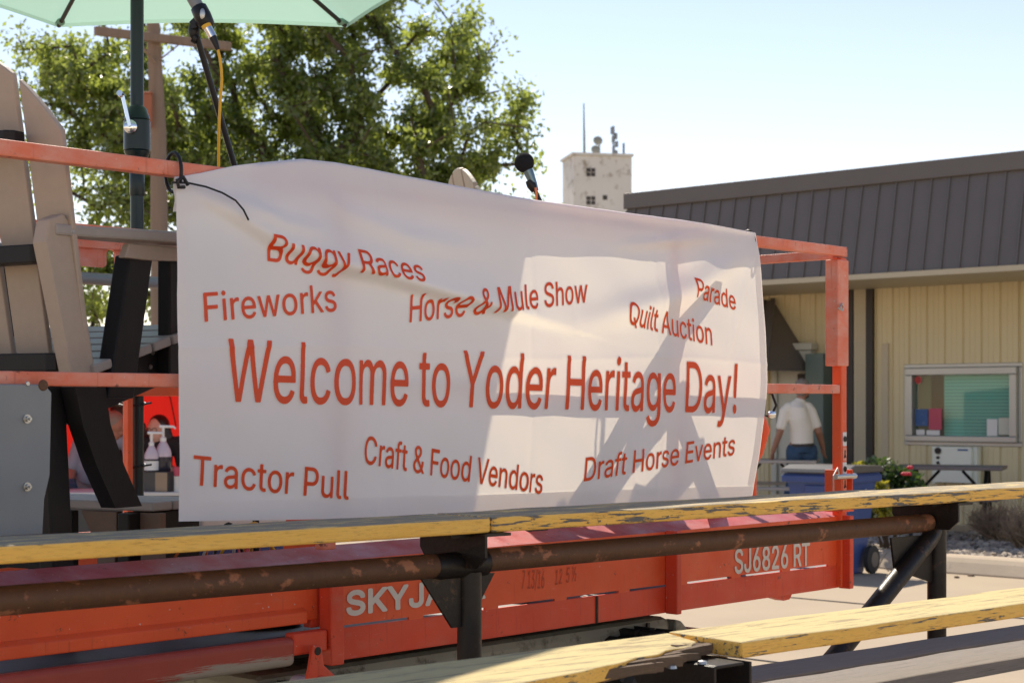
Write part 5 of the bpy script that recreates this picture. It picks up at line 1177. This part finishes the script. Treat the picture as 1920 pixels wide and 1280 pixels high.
def vendor(px, py, Y, yaw, tilt, lean, shirt, hairm, label, skin, hs, shoulder=.2, long=False, glasses=False):
    """standing figure behind the counter; (px, py) is where its head is"""
    h = pt(px, py, Y); e = empty('person', (h.x-lean[0], h.y-lean[1], 0), 0, label=label, cat='person'); hz = h.z; H = Vector((lean[0], lean[1], hz)); hip = Vector((0,0,.92 if hz > 1.2 else .8))
    nk = H-Vector((lean[0]*.15, lean[1]*.15-.01, .13)); ch_ = hip.lerp(nk, .72); mb = MB()
    limb(mb, [hip, hip.lerp(nk,.4), ch_, nk], [(.15,.11),(.145,.105),(.165,.11),(.055,.055)], 16); limb(mb, [nk, H], [.052,.05]); Mx = head(mb, H, yaw, tilt)
    for s in (-1,1):
        sh = ch_+Vector((s*shoulder,0,.08)); el = sh+Vector((s*.06,-.08,-.25)); wr = el+Vector((-s*.03,-.20,-.08)); limb(mb, [sh,el,wr], [.05,.042,.03]); hand(mb, wr, (-.1*s,-1,-.3), (-s,.1,.2))
        limb(mb, [hip+Vector((s*.09,0,0)), Vector((s*.1,-.02,.46)), Vector((s*.11,0,.07))], [.085,.06,.045]); limb(mb, [(s*.11,.02,.045),(s*.12,-.14,.035)], [.04,.034])
    fuse(mb, .009, [M[skin], M['denim'], M['rubber']], 'body', e, 3, lambda c: (2 if c.z < .09 else 1) if c.z < hip.z-.03 else 0)
    mb = MB(); limb(mb, [hip-Vector((0,0,.06)), hip.lerp(nk,.4), ch_, nk-Vector((0,0,.03))], [(.165,.125),(.16,.12),(.18,.125),(.07,.066)], 16)
    for s in (-1,1): sh = ch_+Vector((s*shoulder,0,.08)); limb(mb, [ch_+Vector((s*.1,0,.08)), sh, sh+Vector((s*.055,-.07,-.2))], [.075,.072,.062])
    fuse(mb, .012, [M[shirt]], 'shirt', e, 4)
    mb = MB(); mb.ball(H+Mx @ Vector((0,.022,.045)), .081*hs,.094*hs,.085*hs,20,12,M=Mx); mb.ball(H+Mx @ Vector((0,.05,-.015)), .074*hs,.06*hs,.075*hs,20,12,M=Mx)
    if long:
        for s in (-1,1): mb.tube([H+Mx @ Vector((s*.065,.02,.05)), H+Mx @ Vector((s*.088,.02,-.05)), H+Mx @ Vector((s*.10,.0,-.2))], [.035,.04,.03], 10)
    fuse(mb, .009, [M[hairm]], 'hair', e, 2)
    if glasses:
        mb = MB()
        for s in (-1,1): mb.tube([H+Mx @ (Vector((s*.03,-.098,.008))+Vector((.024*math.cos(q),0,.017*math.sin(q)))) for q in np.linspace(0,2*math.pi,17)], .0025, 6)
        mb.tube([H+Mx @ Vector((-.006,-.1,.012)), H+Mx @ Vector((.006,-.1,.012))], .0025, 6); mb.build('glasses', M['trimdark'], e)
    return e
vendor(214,800,14.5, R(62), R(24), (.24,-.10), 'greytee', 'hairgrey', 'grey-haired man in a grey shirt bending forward under the red tent', 'skin', 1.05)
vendor(222,768,15.1, R(200), R(10), (.05,.0), 'floral', 'hairdark', 'dark-haired person in a black patterned shirt behind the bending man', 'skin', 1.05)
vendor(296,806,14.5, R(-22), R(4), (.0,.0), 'blacktee', 'hairdark', 'woman with long black hair and glasses behind the pump jugs', 'skinpale', 1.04, .18, True, True)
